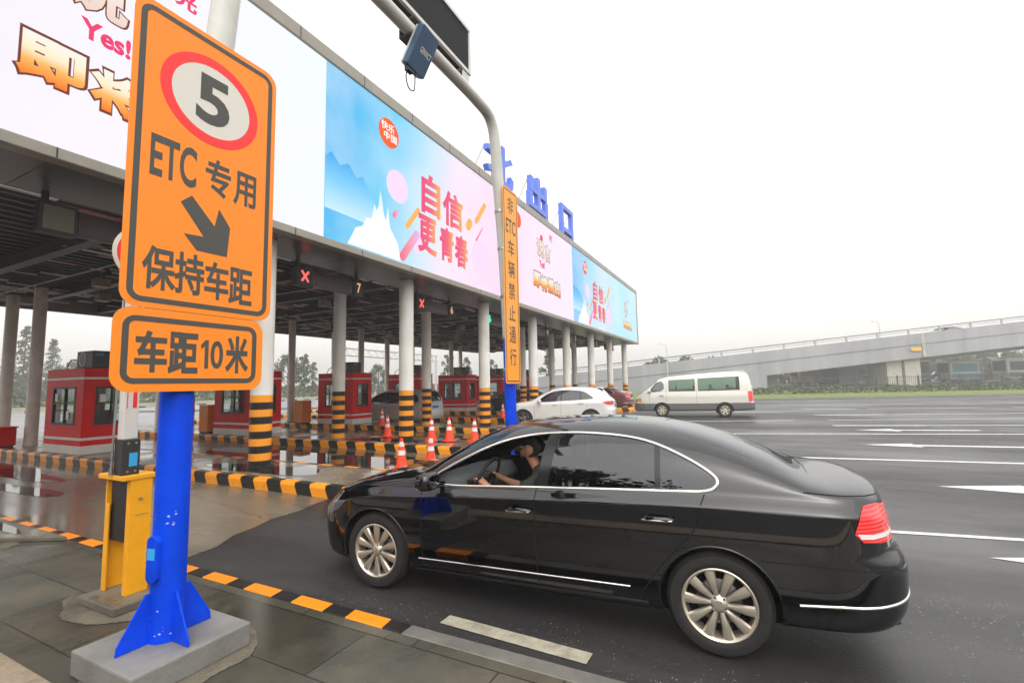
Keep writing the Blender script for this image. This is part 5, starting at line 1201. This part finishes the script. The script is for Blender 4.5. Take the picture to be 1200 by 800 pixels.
# traffic cones
cones = [(-6.9, 8.21, 0, 'orange traffic cone standing in the puddle, leftmost by the black car bonnet'), (-6.68, 8.98, 0, 'orange traffic cone just above the black car windscreen, right one by the puddle'), (-8.34, 11.25, .206, 'orange traffic cone on the island, left of three in a row'), (-7.83, 11.41, .206, 'orange traffic cone on the island, middle of three in a row'), (-6.91, 11.31, .206, 'orange traffic cone on the island end, right of three in a row'), (-10.44, 11.74, .206, 'orange traffic cone on the island just left of a striped column'), (-13.58, 14.94, .206, 'small orange traffic cone beside the front of the silver people carrier'), (-10.8, 20.35, .206, 'far orange traffic cone between a striped column and the blue post'), (-7.75, 34.9, 0, 'far orange traffic cone in front of the white minibus')]
c0 = thing('traffic_cone', cones[0][3], 'traffic cone', group='orange traffic cones')
cb = part('base', MB().box(-.17, .17, -.17, .17, 0, .035), M['coneorange'], c0, world=False, bevel=.015)
q = MB(); q.lathe([(.135, .035), (.125, .05), (.032, .66), (.030, .68), (.018, .68), (.018, .6)], (0, 0, 0), 'z', 28); part('cone', q, M['coneorange'], c0, world=False, smooth=40)
for za, zb in ((.50, .60), (.32, .42)):
    f = lambda z: .125 - (z - .05) * (.125 - .032) / .61 + .002
    q = MB(); q.lathe([(f(za), za), (f(zb), zb)], (0, 0, 0), 'z', 28); part('reflective_collar', q, M['conewhite'], c0, world=False, smooth=60)
for i, (x, y, z, lab) in enumerate(cones):
    o = c0 if i == 0 else copy_tree(c0); o.location = (x, y, z + .001); o.rotation_euler = (0, 0, .3 * i); o['label'] = lab
# ------------------------------------------------------------------ vehicles in place
def paint(name, c, rough=.28, coat=1., metal=0., spec=.35, ior=1.5):
    m = mat(name, c, rough, metal, coat, spec); m.node_tree.nodes['Principled BSDF'].inputs['Coat IOR'].default_value = ior; return m
M['pblack'] = paint('black_car_paint', (.0012, .0012, .0018), .4, spec=.0, ior=1.75); M['pwhite'] = paint('white_car_paint', (.72, .72, .70), .3); M['pcream'] = paint('minibus_paint', (.66, .65, .58), .35, .7)
M['psilver'] = paint('silver_car_paint', (.60, .58, .56), .35, 1., .25); M['pred'] = paint('maroon_car_paint', (.13, .02, .022), .3); M['pdark'] = paint('charcoal_car_paint', (.012, .013, .016), .3)
YAW = R(2.69)
car, SC = vehicle('sedan_car', 'glossy black sedan in the foreground with its driver window open and chrome window frame', 'car', SEDAN, M['pblack'], (-4.11, 4.20, 0), YAW, grid=.045)
def place(cx, cy, xa, yw, a):
    h = Vector((math.cos(R(a)), math.sin(R(a)))); n = Vector((-h.y, h.x)); o = Vector((cx, cy)) - h * xa + n * yw; return (o.x, o.y, 0), R(a)
l_, r_ = place(-8.46, 17.75, .92, .93, 10)
suv, SS = vehicle('estate_car', 'white five-door SUV with black wheels queuing behind the cantilever post', 'car', SUV, M['pwhite'], l_, r_)
l_, r_ = place(-4.0, 24.85, 1.42, .90, 7)
van, SV = vehicle('minibus', 'cream minibus with grey lower half and green windows crossing the open plaza', 'minibus', VAN, M['pcream'], l_, r_)
mpv, SM = vehicle('people_carrier', 'silver people carrier stopped in a toll lane behind two striped columns', 'car', MPV, M['psilver'], (-17.95, 18.12, 0), 0)
red, _ = vehicle('hatchback_car', 'maroon car seen past the tail of the white SUV', 'car', SEDAN, M['pred'], (-11.9, 31.6, 0), R(2), grid=.09)
dk, _ = vehicle('sedan_car', 'charcoal saloon in the lane beyond the white SUV bonnet', 'car', SEDAN, M['pdark'], (-15.6, 26.6, 0), 0, grid=.09)
def rear_plate(root, L, z, w=.22):
    q = MB(); q.box(L - .03, L + .012, -w, w, z - .07, z + .07); p = part('number_plate', q, M['blueplate'], root, world=False, bevel=.004)
    q = MB(); q.box(L + .012, L + .0135, -w + .012, w - .012, z + .050, z + .056); q.box(L + .012, L + .0135, -w + .012, w - .012, z - .056, z - .050); part('plate_border', q, M['white'], p, world=False)
rear_plate(mpv, 4.76, .83); rear_plate(suv, 4.63, .84); rear_plate(car, 4.905, .86)
q = MB(); q.box(4.3, 4.52, -.6, .6, 1.60, 1.625); part('spoiler', q, M['psilver'], mpv, world=False, bevel=.01)
q = MB(); q.prism([(3.95, 1.60), (4.22, 1.565), (4.24, 1.58), (4.0, 1.63)], (0, .58, 0), (1, 0, 0), UZ, 1.16); part('spoiler', q, M['pwhite'], suv, world=False, bevel=.01)
q = MB(); q.box(4.98, 5.35, -.55, .55, 2.225, 2.27); part('roof_vent', q, M['pcream'], van, world=False, bevel=.02)

# ------------------------------------------------------------------ driver
def skin(name, V, E, rad, m, parent, root=0, sub=2):
    me = bpy.data.meshes.new(name); me.from_pydata(V, E, []); o = link(bpy.data.objects.new(name, me))
    md = o.modifiers.new('skin', 'SKIN'); md.use_smooth_shade = True
    for i, v in enumerate(me.skin_vertices[0].data): r = rad[i]; v.radius = r if isinstance(r, tuple) else (r, r); v.use_root = i == root
    s_ = o.modifiers.new('sub', 'SUBSURF'); s_.levels = sub; s_.render_levels = sub
    dg = bpy.context.evaluated_depsgraph_get(); m2 = bpy.data.meshes.new_from_object(o.evaluated_get(dg)); bpy.data.objects.remove(o); m2.name = name
    m2.materials.clear(); m2.materials.append(m); m2.polygons.foreach_set('use_smooth', [True] * len(m2.polygons))
    return mpart(name, m2, parent)
CM = Matrix.Translation((-4.11, 4.20, 0)) @ Matrix.Rotation(YAW, 4, 'Z')
hp = CM @ Vector((2.37, -.37, .52))
drv = thing('person', 'driver in a dark shirt with short black hair holding the wheel of the black sedan', 'person', tuple(hp), YAW)
D = lambda x, y, z: (x - 2.44, y + .37, z - .52)
V = []; E = []; Rd = []
def pt(x, y, z, r, p=None):
    V.append(D(x, y, z)); Rd.append(r); i = len(V) - 1
    if p is not None: E.append((p, i))
    return i
pel = pt(2.44, -.37, .56, .13); wa = pt(2.47, -.37, .72, .12, pel); ch = pt(2.47, -.37, .90, (.14, .12), wa); nb_ = pt(2.45, -.37, 1.02, .06, ch); nk = pt(2.40, -.37, 1.09, .046, nb_)
jw = pt(2.36, -.37, 1.165, (.056, .062), nk); hd_ = pt(2.368, -.37, 1.235, (.082, .088), jw); tp = pt(2.385, -.37, 1.292, (.070, .078), hd_); fc = pt(2.325, -.37, 1.205, (.058, .064), hd_); bk_ = pt(2.42, -.37, 1.24, (.06, .07), hd_)
ns = pt(2.250, -.37, 1.198, .013, fc); chn = pt(2.298, -.37, 1.145, .030, fc)
for sd in (-1, 1): e_ = pt(2.375, -.37 + sd * .088, 1.215, .014, hd_)
for sd in (-1, 1):
    sh = pt(2.47, -.37 + sd * .17, .97, .062, ch); el = pt(2.24, -.37 + sd * .235, .82, .046, sh)
    wr = pt(2.02, -.37 + sd * .19, .90 if sd < 0 else .89, .030, el); hx = 1.935; hy = -.37 + sd * .175; hzz = .945 if sd < 0 else .935
    pm = pt(hx, hy, hzz, (.036, .022), wr)
    for f in range(4):
        a = pt(hx - .045, hy + (f - 1.5) * .020 * .8, hzz + .028 - .010 * f, .010, pm); b = pt(hx - .072, hy + (f - 1.5) * .016 - sd * .012, hzz + .012 - .011 * f, .009, a); c_ = pt(hx - .062, hy + (f - 1.5) * .016 - sd * .03, hzz - .012 - .011 * f, .008, b)
    a = pt(hx - .01, hy - sd * .035, hzz + .028, .011, pm); b = pt(hx - .04, hy - sd * .052, hzz + .034, .009, a)
for sd in (-1, 1):
    hpj = pt(2.38, -.37 + sd * .10, .55, .095, pel); kn = pt(1.98, -.37 + sd * .14, .62, .065, hpj); an_ = pt(1.70, -.37 + sd * .12, .33, .045, kn); ft = pt(1.55, -.37 + sd * .12, .29, .04, an_)
body = skin('body', V, E, Rd, M['skin'], drv)
V = []; E = []; Rd = []
pel = pt(2.44, -.37, .55, .15); wa = pt(2.47, -.37, .72, .145, pel); ch = pt(2.47, -.37, .90, (.165, .14), wa); nb_ = pt(2.455, -.37, 1.045, .088, ch); co_ = pt(2.425, -.37, 1.105, .060, nb_)
for sd in (-1, 1): sh = pt(2.47, -.37 + sd * .17, .975, .078, ch); el = pt(2.26, -.37 + sd * .232, .83, .062, sh); fo = pt(2.14, -.37 + sd * .212, .86, .05, el)
skin('shirt', V, E, Rd, M['shirt'], drv)
V = []; E = []; Rd = []
hA = pt(2.414, -.37, 1.268, (.073, .088)); hB = pt(2.375, -.37, 1.312, (.068, .078), hA); hC = pt(2.438, -.37, 1.205, (.044, .058), hA); hD = pt(2.345, -.37, 1.318, (.050, .066), hB)
skin('hair', V, E, Rd, M['hair'], drv, 0, 2)
for sd in (-1, 1):
    q = MB(); q.lathe([(0, -.006), (.008, -.002), (.008, .004)], D(2.266, -.37 + sd * .030, 1.222), 'x', 10); part('eye', q, M['hair'], drv, world=False)
q = MB(); q.tube([D(2.272, -.37 - .022, 1.162), D(2.266, -.37, 1.164), D(2.272, -.37 + .022, 1.162)], .005, 6); part('mouth', q, mat('lips', (.35, .12, .09), .5), drv, world=False)

# ------------------------------------------------------------------ overpass and what lies under it
cf, sf = math.cos(.46563), math.sin(.46563)
def BF(s, d, z): return (cf * s - sf * d, sf * s + cf * d, z)
def bbox(q, s0, s1, d0, d1, z0, z1): return q.add([BF(s, d, z) for z in (z0, z1) for s, d in ((s0, d0), (s1, d0), (s1, d1), (s0, d1))], [(0, 3, 2, 1), (4, 5, 6, 7), (0, 1, 5, 4), (1, 2, 6, 5), (2, 3, 7, 6), (3, 0, 4, 7)])
TOP = lambda s: 2.35 + .0955 * s
def ramp(q, s0, s1, d0, d1, a, b, n=24):
    """long sloping box whose top is TOP(s)+b and bottom TOP(s)+a (never below the ground)"""
    vs = []
    for i in range(n + 1):
        s = s0 + (s1 - s0) * i / n; zt = max(TOP(s) + b, .02); zb = max(TOP(s) + a, .01)
        vs += [BF(s, d0, zb), BF(s, d1, zb), BF(s, d1, zt), BF(s, d0, zt)]
    fs = [(4 * i + j, 4 * i + 4 + j, 4 * i + 4 + (j + 1) % 4, 4 * i + (j + 1) % 4) for i in range(n) for j in range(4)] + [(0, 1, 2, 3), (4 * n + 3, 4 * n + 2, 4 * n + 1, 4 * n)]
    return q.add(vs, fs)
ov = thing('overpass', 'grey concrete overpass ramp rising to the right behind the plaza', 'bridge', BF(40, 72, 0))
q = MB(); ramp(q, -25, 120, 68.0, 68.25, -1.55, 0); part('parapet', q, M['bridge'], ov)
q = MB(); ramp(q, -25, 120, 68.12, 68.4, -3.55, -1.56); part('girder', q, M['bridge'], ov)
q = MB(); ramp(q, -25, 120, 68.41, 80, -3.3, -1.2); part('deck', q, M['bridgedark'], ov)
q = MB(); ramp(q, -25, 120, 80, 80.25, -3.55, 0); part('parapet', q, M['bridge'], ov)
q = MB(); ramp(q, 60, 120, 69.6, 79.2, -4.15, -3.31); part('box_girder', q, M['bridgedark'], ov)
for z in (.72, .40):
    q = MB(); q.tube([BF(s, 68.1, TOP(s) + z) for s in range(-22, 120, 4)], .07 if z > .5 else .03, 6); part('rail', q, M['dark'], ov)
for i in range(28):
    s = -20 + 4.6 * i; q = MB(); bbox(q, s - .10, s + .10, 68.02, 68.2, TOP(s), TOP(s) + .72); part('rail_post', q, M['conc_light'], ov)
q = MB(); bbox(q, 59.9, 60.3, 67.96, 68.0, TOP(60) - 3.4, TOP(60) - .02); part('joint_cover', q, M['conc_light'], ov)
q = MB(); bbox(q, 58.2, 59.7, 67.9, 67.95, TOP(59) - 2.5, TOP(59) - 2.0); part('height_plate', q, mat('plate_yellow', (.75, .42, .03), .5), ov)
q = MB(); bbox(q, 55.4, 57.6, 69.2, 73, 0, TOP(55) - 3.3); part('pier', q, M['conc_light'], ov)
q = MB(); bbox(q, 57.9, 60.2, 69.0, 73, 0, TOP(57) - 3.3); part('pier', q, M['conc_light'], ov)
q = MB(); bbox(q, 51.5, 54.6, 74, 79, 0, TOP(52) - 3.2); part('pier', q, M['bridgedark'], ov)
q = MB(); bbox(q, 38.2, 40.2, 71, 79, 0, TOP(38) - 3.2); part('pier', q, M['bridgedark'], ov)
q = MB(); ramp(q, -25, 37, 68.13, 80, -9, -3.4); part('retaining_wall', q, M['bridge'], ov)
q = MB(); q.add([BF(s, d, z) for s, d, z in ((-40, 40.3, .005), (200, 40.3, .005), (200, 40.6, .005), (-40, 40.6, .005), (-40, 40.3, .16), (200, 40.3, .16), (200, 40.6, .16), (-40, 40.6, .16))], [(4, 5, 6, 7), (0, 1, 5, 4), (2, 3, 7, 6)]); struct('verge_kerb', q, M['concrete'])
q = MB(); q.add([BF(5, 40.6, .14), BF(200, 40.6, .14), BF(200, 120, .14), BF(5, 120, .14)], [(0, 1, 2, 3)]); struct('grass_verge', q, M['grass'])
q = MB(); bbox(q, 30, 200, 73.2, 115, .0, .75); struct('parking_lot', q, M['asphalt'])
# leafy masses
def leafmat(name, c):
    m = mat(name, c, .6, var=.35, vscale=1.3); b = m.node_tree.nodes['Principled BSDF']; b.inputs['Subsurface Weight'].default_value = 0; return m
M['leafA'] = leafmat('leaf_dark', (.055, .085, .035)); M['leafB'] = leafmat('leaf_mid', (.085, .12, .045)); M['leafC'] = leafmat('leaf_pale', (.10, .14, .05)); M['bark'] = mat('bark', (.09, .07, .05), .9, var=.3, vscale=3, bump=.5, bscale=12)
def leaf(q, p, s, r_):
    a = Vector((r_.gauss(0, 1), r_.gauss(0, 1), r_.gauss(0, 1))).normalized(); b = a.cross(Vector((r_.gauss(0, 1), r_.gauss(0, 1), r_.gauss(0, 1)))).normalized(); p = Vector(p)
    q.add([p - a * s, p + b * s * .55, p + a * s, p - b * s * .55], [(0, 1, 2, 3)])
def hedge(name, label, s0, s1, d0, d1, h, n, sz, seed, z0=.1, ms=('leafA', 'leafB'), frame=BF, group=None):
    r_ = random.Random(seed); q = MB()
    for i in range(n):
        s = r_.uniform(s0, s1); d = r_.uniform(d0, d1); top = h * (.82 + .18 * math.sin(s * 1.7) * math.sin(s * .63 + 1)); z = z0 + top * (1 - r_.random() ** 2.2)
        q.m = 0 if r_.random() < .55 else 1; leaf(q, frame(s, d, z), sz * r_.uniform(.6, 1.3), r_)
    return tag(part(name, q, [M[m] for m in ms]), label, 'hedge', group)
recenter(hedge('hedge', 'low clipped green hedge along the verge under the overpass', 17, 96, 51, 53.6, .85, 9000, .16, 1))
q = MB(); fe = thing('railing_fence', 'dark slim railing fence behind the hedge under the overpass', 'fence', BF(50, 56, 0))
for z in (.5, 1.75):
    bbox(q, 33, 96, 56, 56.05, z, z + .06)
part('rails', q, M['dark'], fe)
for i in range(26):
    q = MB(); s = 33.5 + 2.5 * i; bbox(q, s - .05, s + .05, 55.98, 56.07, .12, 1.95); part('fence_post', q, M['dark'], fe)
q = MB()
for i in range(270): s = 33.3 + .232 * i; bbox(q, s - .012, s + .012, 56.01, 56.04, .5, 1.75)
o = part('bars', q, M['dark'], fe); o['kind'] = 'stuff'
# coaches parked beyond
def coach(label, s, d, L, H, ang, body, band, stripe=None, z0=.75):
    t = thing('coach', label, 'coach', BF(s, d, z0), .46563 + R(ang), 'coaches parked beyond the overpass'); W = 2.5
    q = MB(); q.box(0, L, 0, W, .38, H); part('body', q, mat('coach_body', body, .35, coat=.6), t, world=False, bevel=.16, seg=3, smooth=40)
    for y0, y1 in ((-.012, 0), (W, W + .012)): q = MB(); q.box(.5, L - .4, y0, y1, H * .45, H * .82); part('side_windows', q, mat('coach_glass', band, .12), t, world=False)
    for x0, x1 in ((-.012, 0), (L, L + .012)): q = MB(); q.box(x0, x1, .2, W - .2, H * .42, H * .86); part('windscreen', q, mat('coach_screen', (.02, .025, .03), .1), t, world=False)
    if stripe:
        q = MB(); q.box(.2, L - .2, -.010, W + .010, H * .16, H * .36); part('stripe', q, mat('coach_stripe', stripe, .4), t, world=False)
    for x in (L * .2, L * .72):
        for y in (.02, W - .30): q = MB(); q.lathe([(0, y), (.30, y), (.48, y + .02), (.48, y + .26), (.30, y + .28), (0, y + .28)], (x, 0, .48), 'y', 24); part('wheel', q, M['tyre'], t, world=False, smooth=40)
coach('cream coach parked at the left end under the overpass behind the fence', 47.6, 78, 8.0, 3.3, 0, (.60, .52, .36), (.34, .32, .28))
coach('white coach parked just left of the dark pier', 55.9, 79, 9, 3.6, 4, (.66, .66, .66), (.04, .05, .06), (.25, .32, .45))
coach('grey white coach parked right of the concrete pier', 66.2, 80, 5.5, 3.6, 0, (.50, .49, .47), (.30, .30, .29))
coach('white coach with a teal band in the middle of the parked row', 72.0, 77.0, 5.0, 3.7, 0, (.64, .66, .66), (.03, .30, .40), (.04, .32, .42))
coach('plain pale coach between the teal one and the dark windowed one', 76.9, 80.5, 4.2, 3.8, 0, (.60, .57, .53), (.44, .42, .39))
coach('white coach with dark curved windows at the right edge', 80.9, 76.5, 12, 3.9, 0, (.70, .70, .68), (.02, .03, .03), (.12, .13, .13))
coach('tan truck-like coach at the far left of the parked row', 41.6, 90, 6, 3.2, 0, (.40, .27, .14), (.32, .24, .14))
recenter(hedge('tree_belt', 'dark belt of foliage behind the parked coaches', 28, 150, 94, 101, 6.4, 9000, .8, 17))
o = copy_tree(dk); o.location = BF(63.2, 70.6, TOP(66) - 1.2); o.rotation_euler = (0, -math.atan(.0955), .46563); o['label'] = 'dark car driving up the overpass with only its roof above the parapet'
def lamp(label, s, d, z0, h, arm):
    t = thing('street_lamp', label, 'street lamp', BF(s, d, z0), .46563, 'street lamps by the overpass')
    q = MB(); q.tube([(0, 0, 0), (0, 0, h)], [.10, .05], 8); q.tube(spline([(0, 0, h - .05), (arm * .4, 0, h + .25), (arm, 0, h + .35)]), .035, 6); part('pole', q, M['galv'], t, world=False, smooth=50)
    q = MB(); q.box(min(arm, arm * 1.5), max(arm, arm * 1.5), -.12, .12, h + .30, h + .42); part('lamp_head', q, M['galv'], t, world=False, bevel=.03)
lamp('tall thin street lamp above the ramp left of the minibus roof', 21.9, 66, .1, 6.6, -.8); lamp('small street lamp on the overpass above the yellow plate', 58.6, 74, TOP(58) - 1.2, 3.6, -.8)

# ------------------------------------------------------------------ beyond the booths: road edge, grass, hedge, trees
q = MB(); q.box(-61.2, -60.6, -20, 200, 0, .42); struct('far_kerb', q, M['conc_light'])
q = MB(); q.box(-60.6, -60.56, -20, 200, .0, .14); struct('far_kerb_stripe', q, stripes('far_hazard', 'Y', 2.2, .5, (.5, .45, .35), BLACKP, rough=.5))
q = MB(); q.add([(-400, -60, .06), (-61.2, -60, .06), (-61.2, 390, .06), (-400, 390, .06)], [(0, 1, 2, 3)]); struct('grass_verge', q, M['grass'])
UV = lambda s, d, z: (-d, s, z)
recenter(hedge('hedge', 'long hazy hedge bank beyond the road at the far left', 5, 150, 82, 90, 2.3, 9000, .42, 3, 0, ('leafA', 'leafB'), UV))
def tree_parts(kind, H, seed):
    r_ = random.Random(seed); tk = MB(); cr = MB()
    if kind == 'conifer':
        tk.tube([(0, 0, 0), (0.05, 0, H * .5), (0, 0, H * .98)], [.16, .10, .02], 8)
        for i in range(26):
            z = H * (.14 + .84 * i / 26); rad = (H * .20) * (1 - (z / H)) ** .75 + .12
            for b in range(7):
                a = r_.uniform(0, 6.28); L = rad * r_.uniform(.6, 1.15); e = Vector((math.cos(a) * L, math.sin(a) * L, z - L * .15 + r_.uniform(-.1, .15))); tk.tube([(0, 0, z), e], [.025, .008], 4)
                for k in range(11):
                    f = r_.uniform(.25, 1.05); cr.m = int(r_.random() < .45); leaf(cr, Vector((0, 0, z)).lerp(e, f) + Vector((r_.gauss(0, .12), r_.gauss(0, .12), r_.gauss(0, .10))), r_.uniform(.10, .24), r_)
    else:
        hh = H * (.42 if kind == 'round' else .30); wd = {'round': .36, 'sparse': .17, 'broad': .46}[kind] * H
        tk.tube([(0, 0, 0), (.08, .03, hh * .6), (.02, -.05, hh), (0.05, 0, H * .8)], [.20, .15, .12, .03], 9)
        cl = []
        nb = {'round': 15, 'sparse': 13, 'broad': 22}[kind]
        for b in range(nb):
            a = b * 2.4 + r_.uniform(-.5, .5); u = (b + .5) / nb; z = hh + (H - hh) * (u if kind != 'broad' else u * .9); prof = math.sin(math.pi * min(1, .18 + .80 * u)) ** .7
            e = Vector((math.cos(a), math.sin(a), 0)) * wd * prof * r_.uniform(.55, 1.0) + Vector((0, 0, z)); st = Vector((0, 0, max(hh * .7, z - wd * .55))); m_ = st.lerp(e, .55) + Vector((0, 0, .15)); tk.tube([st, m_, e], [.07, .045, .015], 5)
            cl += [(e, r_.uniform(.55, 1.)), (m_.lerp(e, .5) + Vector((r_.gauss(0, .2), r_.gauss(0, .2), .2)), r_.uniform(.4, .75))]
        for c_, k_ in cl:
            rad = H * {'round': .125, 'sparse': .07, 'broad': .125}[kind] * k_ * 1.25
            for k in range({'round': 90, 'sparse': 34, 'broad': 110}[kind]):
                v = Vector((r_.gauss(0, 1), r_.gauss(0, 1), r_.gauss(0, .75))).normalized() * rad * r_.random() ** .4
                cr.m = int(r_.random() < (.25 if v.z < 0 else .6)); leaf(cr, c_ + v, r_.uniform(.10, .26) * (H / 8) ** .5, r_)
    return tk, cr
def tree(name, label, kind, H, seed, loc, mats=('leafA', 'leafB'), group=None):
    t = thing(name, label, 'tree', loc, random.Random(seed).uniform(0, 6), group); tk, cr = tree_parts(kind, H, seed)
    part('trunk', tk, M['bark'], t, world=False, smooth=60); part('crown', cr, [M[m] for m in mats], t, world=False); return t
def at(px, depth): s = (px - 600) / 546.4 * depth; x, y, _ = BF(s, depth, 0); return (x, y, .05)
G_ = 'hazy trees beyond the road'
con = tree('conifer_tree', 'tall pale conifer at the left edge between the two leftmost columns', 'conifer', 12.6, 5, at(27, 72), group=G_)
rnd_t = tree('round_tree', 'round dark tree seen between the blue post sign and the striped column', 'round', 7.0, 8, at(337, 78), group=G_)
spa = tree('slender_tree', 'slender thin-leaved tree right of the round one beyond the road', 'sparse', 6.8, 9, at(356, 72), ('leafB', 'leafC'), group=G_)
brd = tree('broad_tree', 'broad leafy tree behind the nearest booth roof', 'broad', 7.6, 12, at(98, 80), ('leafA', 'leafC'), group=G_)
def cp(src, px, dep, sc, label, rz=1.):
    o = copy_tree(src); o.location = at(px, dep); o.scale = (sc, sc, sc); o.rotation_euler = (0, 0, rz); o['label'] = label
cp(con, 60, 76, .86, 'shorter dark conifer just right of the second column from the left', 2.)
cp(con, 8, 70, .72, 'conifer cut by the left edge of the picture behind the first column', 3.)
cp(brd, 75, 84, .86, 'broad tree between the second conifer and the booth', 4.); cp(brd, 122, 84, .95, 'broad tree right of the air conditioner on the nearest booth', 5.5); cp(brd, 30, 84, .7, 'low broad tree at the foot of the tall pale conifer', .4)
cp(rnd_t, 443, 84, .78, 'round tree between the booth and the people carrier roof', 2.); cp(rnd_t, 428, 88, .6, 'small round tree hidden beside the thin back column', 3.)
cp(spa, 524, 80, 1.0, 'slender tree left of the fourth striped column', .5); cp(spa, 546, 82, .95, 'slender tree right of the fourth striped column', 1.5); cp(spa, 642, 74, 1.15, 'sparse tree between the cantilever plate and a white column', 2.5); cp(spa, 366, 76, .85, 'second slender tree beside the booth roof', 3.5); cp(spa, 576, 84, .9, 'slender tree just left of the tall warning plate', 4.5)
G2 = 'street trees behind the viewpoint'
bt = tree('street_tree', 'leafy street tree standing behind the viewpoint beside the pavement', 'broad', 9.0, 31, (-5.6, -7.6, 0), group=G2)
for i, (x, y, s_) in enumerate(((-1, -20, .8), (8.5, -19, .75), (-13, -19, .85), (15.5, -20, .8), (-23, -18, .85), (24, -19, .8))):
    o = copy_tree(bt); o.location = (x, y, 0); o.scale = (s_,) * 3; o.rotation_euler = (0, 0, 1.3 * i + .7)
recenter(hedge('hedge', 'dense dark hedge behind the viewpoint across the pavement', -32, 34, -16, -14.8, 2.6, 6000, .3, 23, 0, frame=lambda s, d, z: (s, d, z)))  # added out of view so the sedan's side mirrors a dark band
tg = thing('truss_gantry', 'slim steel sign gantry truss crossing the exit road beyond the canopy', 'gantry', BF(-18, 60, 0))
a_, b_ = Vector(BF(-19.2, 50, 0)), Vector(BF(-11.5, 68, 0))
q = MB()
for z in (5.3, 6.1):
    for o_ in (0, .8): q.tube([a_ + Vector((o_, 0, z)), b_ + Vector((o_, 0, z))], .06, 6)
for i in range(16):
    p, r2, n2 = a_.lerp(b_, i / 16), a_.lerp(b_, (i + .5) / 16), a_.lerp(b_, (i + 1) / 16); q.tube([p + Vector((0, 0, 5.3)), r2 + Vector((0, 0, 6.1))], .035, 5); q.tube([r2 + Vector((0, 0, 6.1)), n2 + Vector((0, 0, 5.3))], .035, 5)
part('truss', q, M['galv'], tg, smooth=50)
for p in (a_, b_): q = MB(); q.tube([p + Vector((.4, 0, 0)), p + Vector((.4, 0, 6.1))], .15, 12); part('leg', q, M['galv'], tg, smooth=50)

# ------------------------------------------------------------------ camera and output
c = bpy.data.cameras.new('camera'); co = link(bpy.data.objects.new('camera', c)); scene.camera = co; c.clip_start = .05; c.clip_end = 2000
c.sensor_width = 36; c.sensor_fit = 'HORIZONTAL'; c.lens = 546.4 / 1200 * 36
def set_cam(co, p, pi, ro, yaw):
    f = Vector((-math.sin(yaw) * math.cos(pi), math.cos(yaw) * math.cos(pi), math.sin(pi)))
    r = Vector((math.cos(yaw), math.sin(yaw), 0)); u = r.cross(f)
    r2 = math.cos(ro) * r + math.sin(ro) * u; u2 = math.cos(ro) * u - math.sin(ro) * r
    m = Matrix((r2, u2, -f)).transposed().to_4x4(); m.translation = p; co.matrix_world = m
set_cam(co, Vector((0, 0, 1.82)), .09085, -.01937, .46563)
vs_ = scene.view_settings; vs_.view_transform = 'Standard'; vs_.look = 'None'; vs_.gamma = 1; vs_.exposure = .58; vs_.use_curve_mapping = False
scene.render.engine = 'CYCLES'; cy_ = scene.cycles
cy_.use_denoising = True; cy_.max_bounces = 7; cy_.diffuse_bounces = 3; cy_.glossy_bounces = 4; cy_.transmission_bounces = 4; cy_.transparent_max_bounces = 12; cy_.volume_bounces = 0; cy_.caustics_reflective = False; cy_.caustics_refractive = False; cy_.sample_clamp_indirect = 6
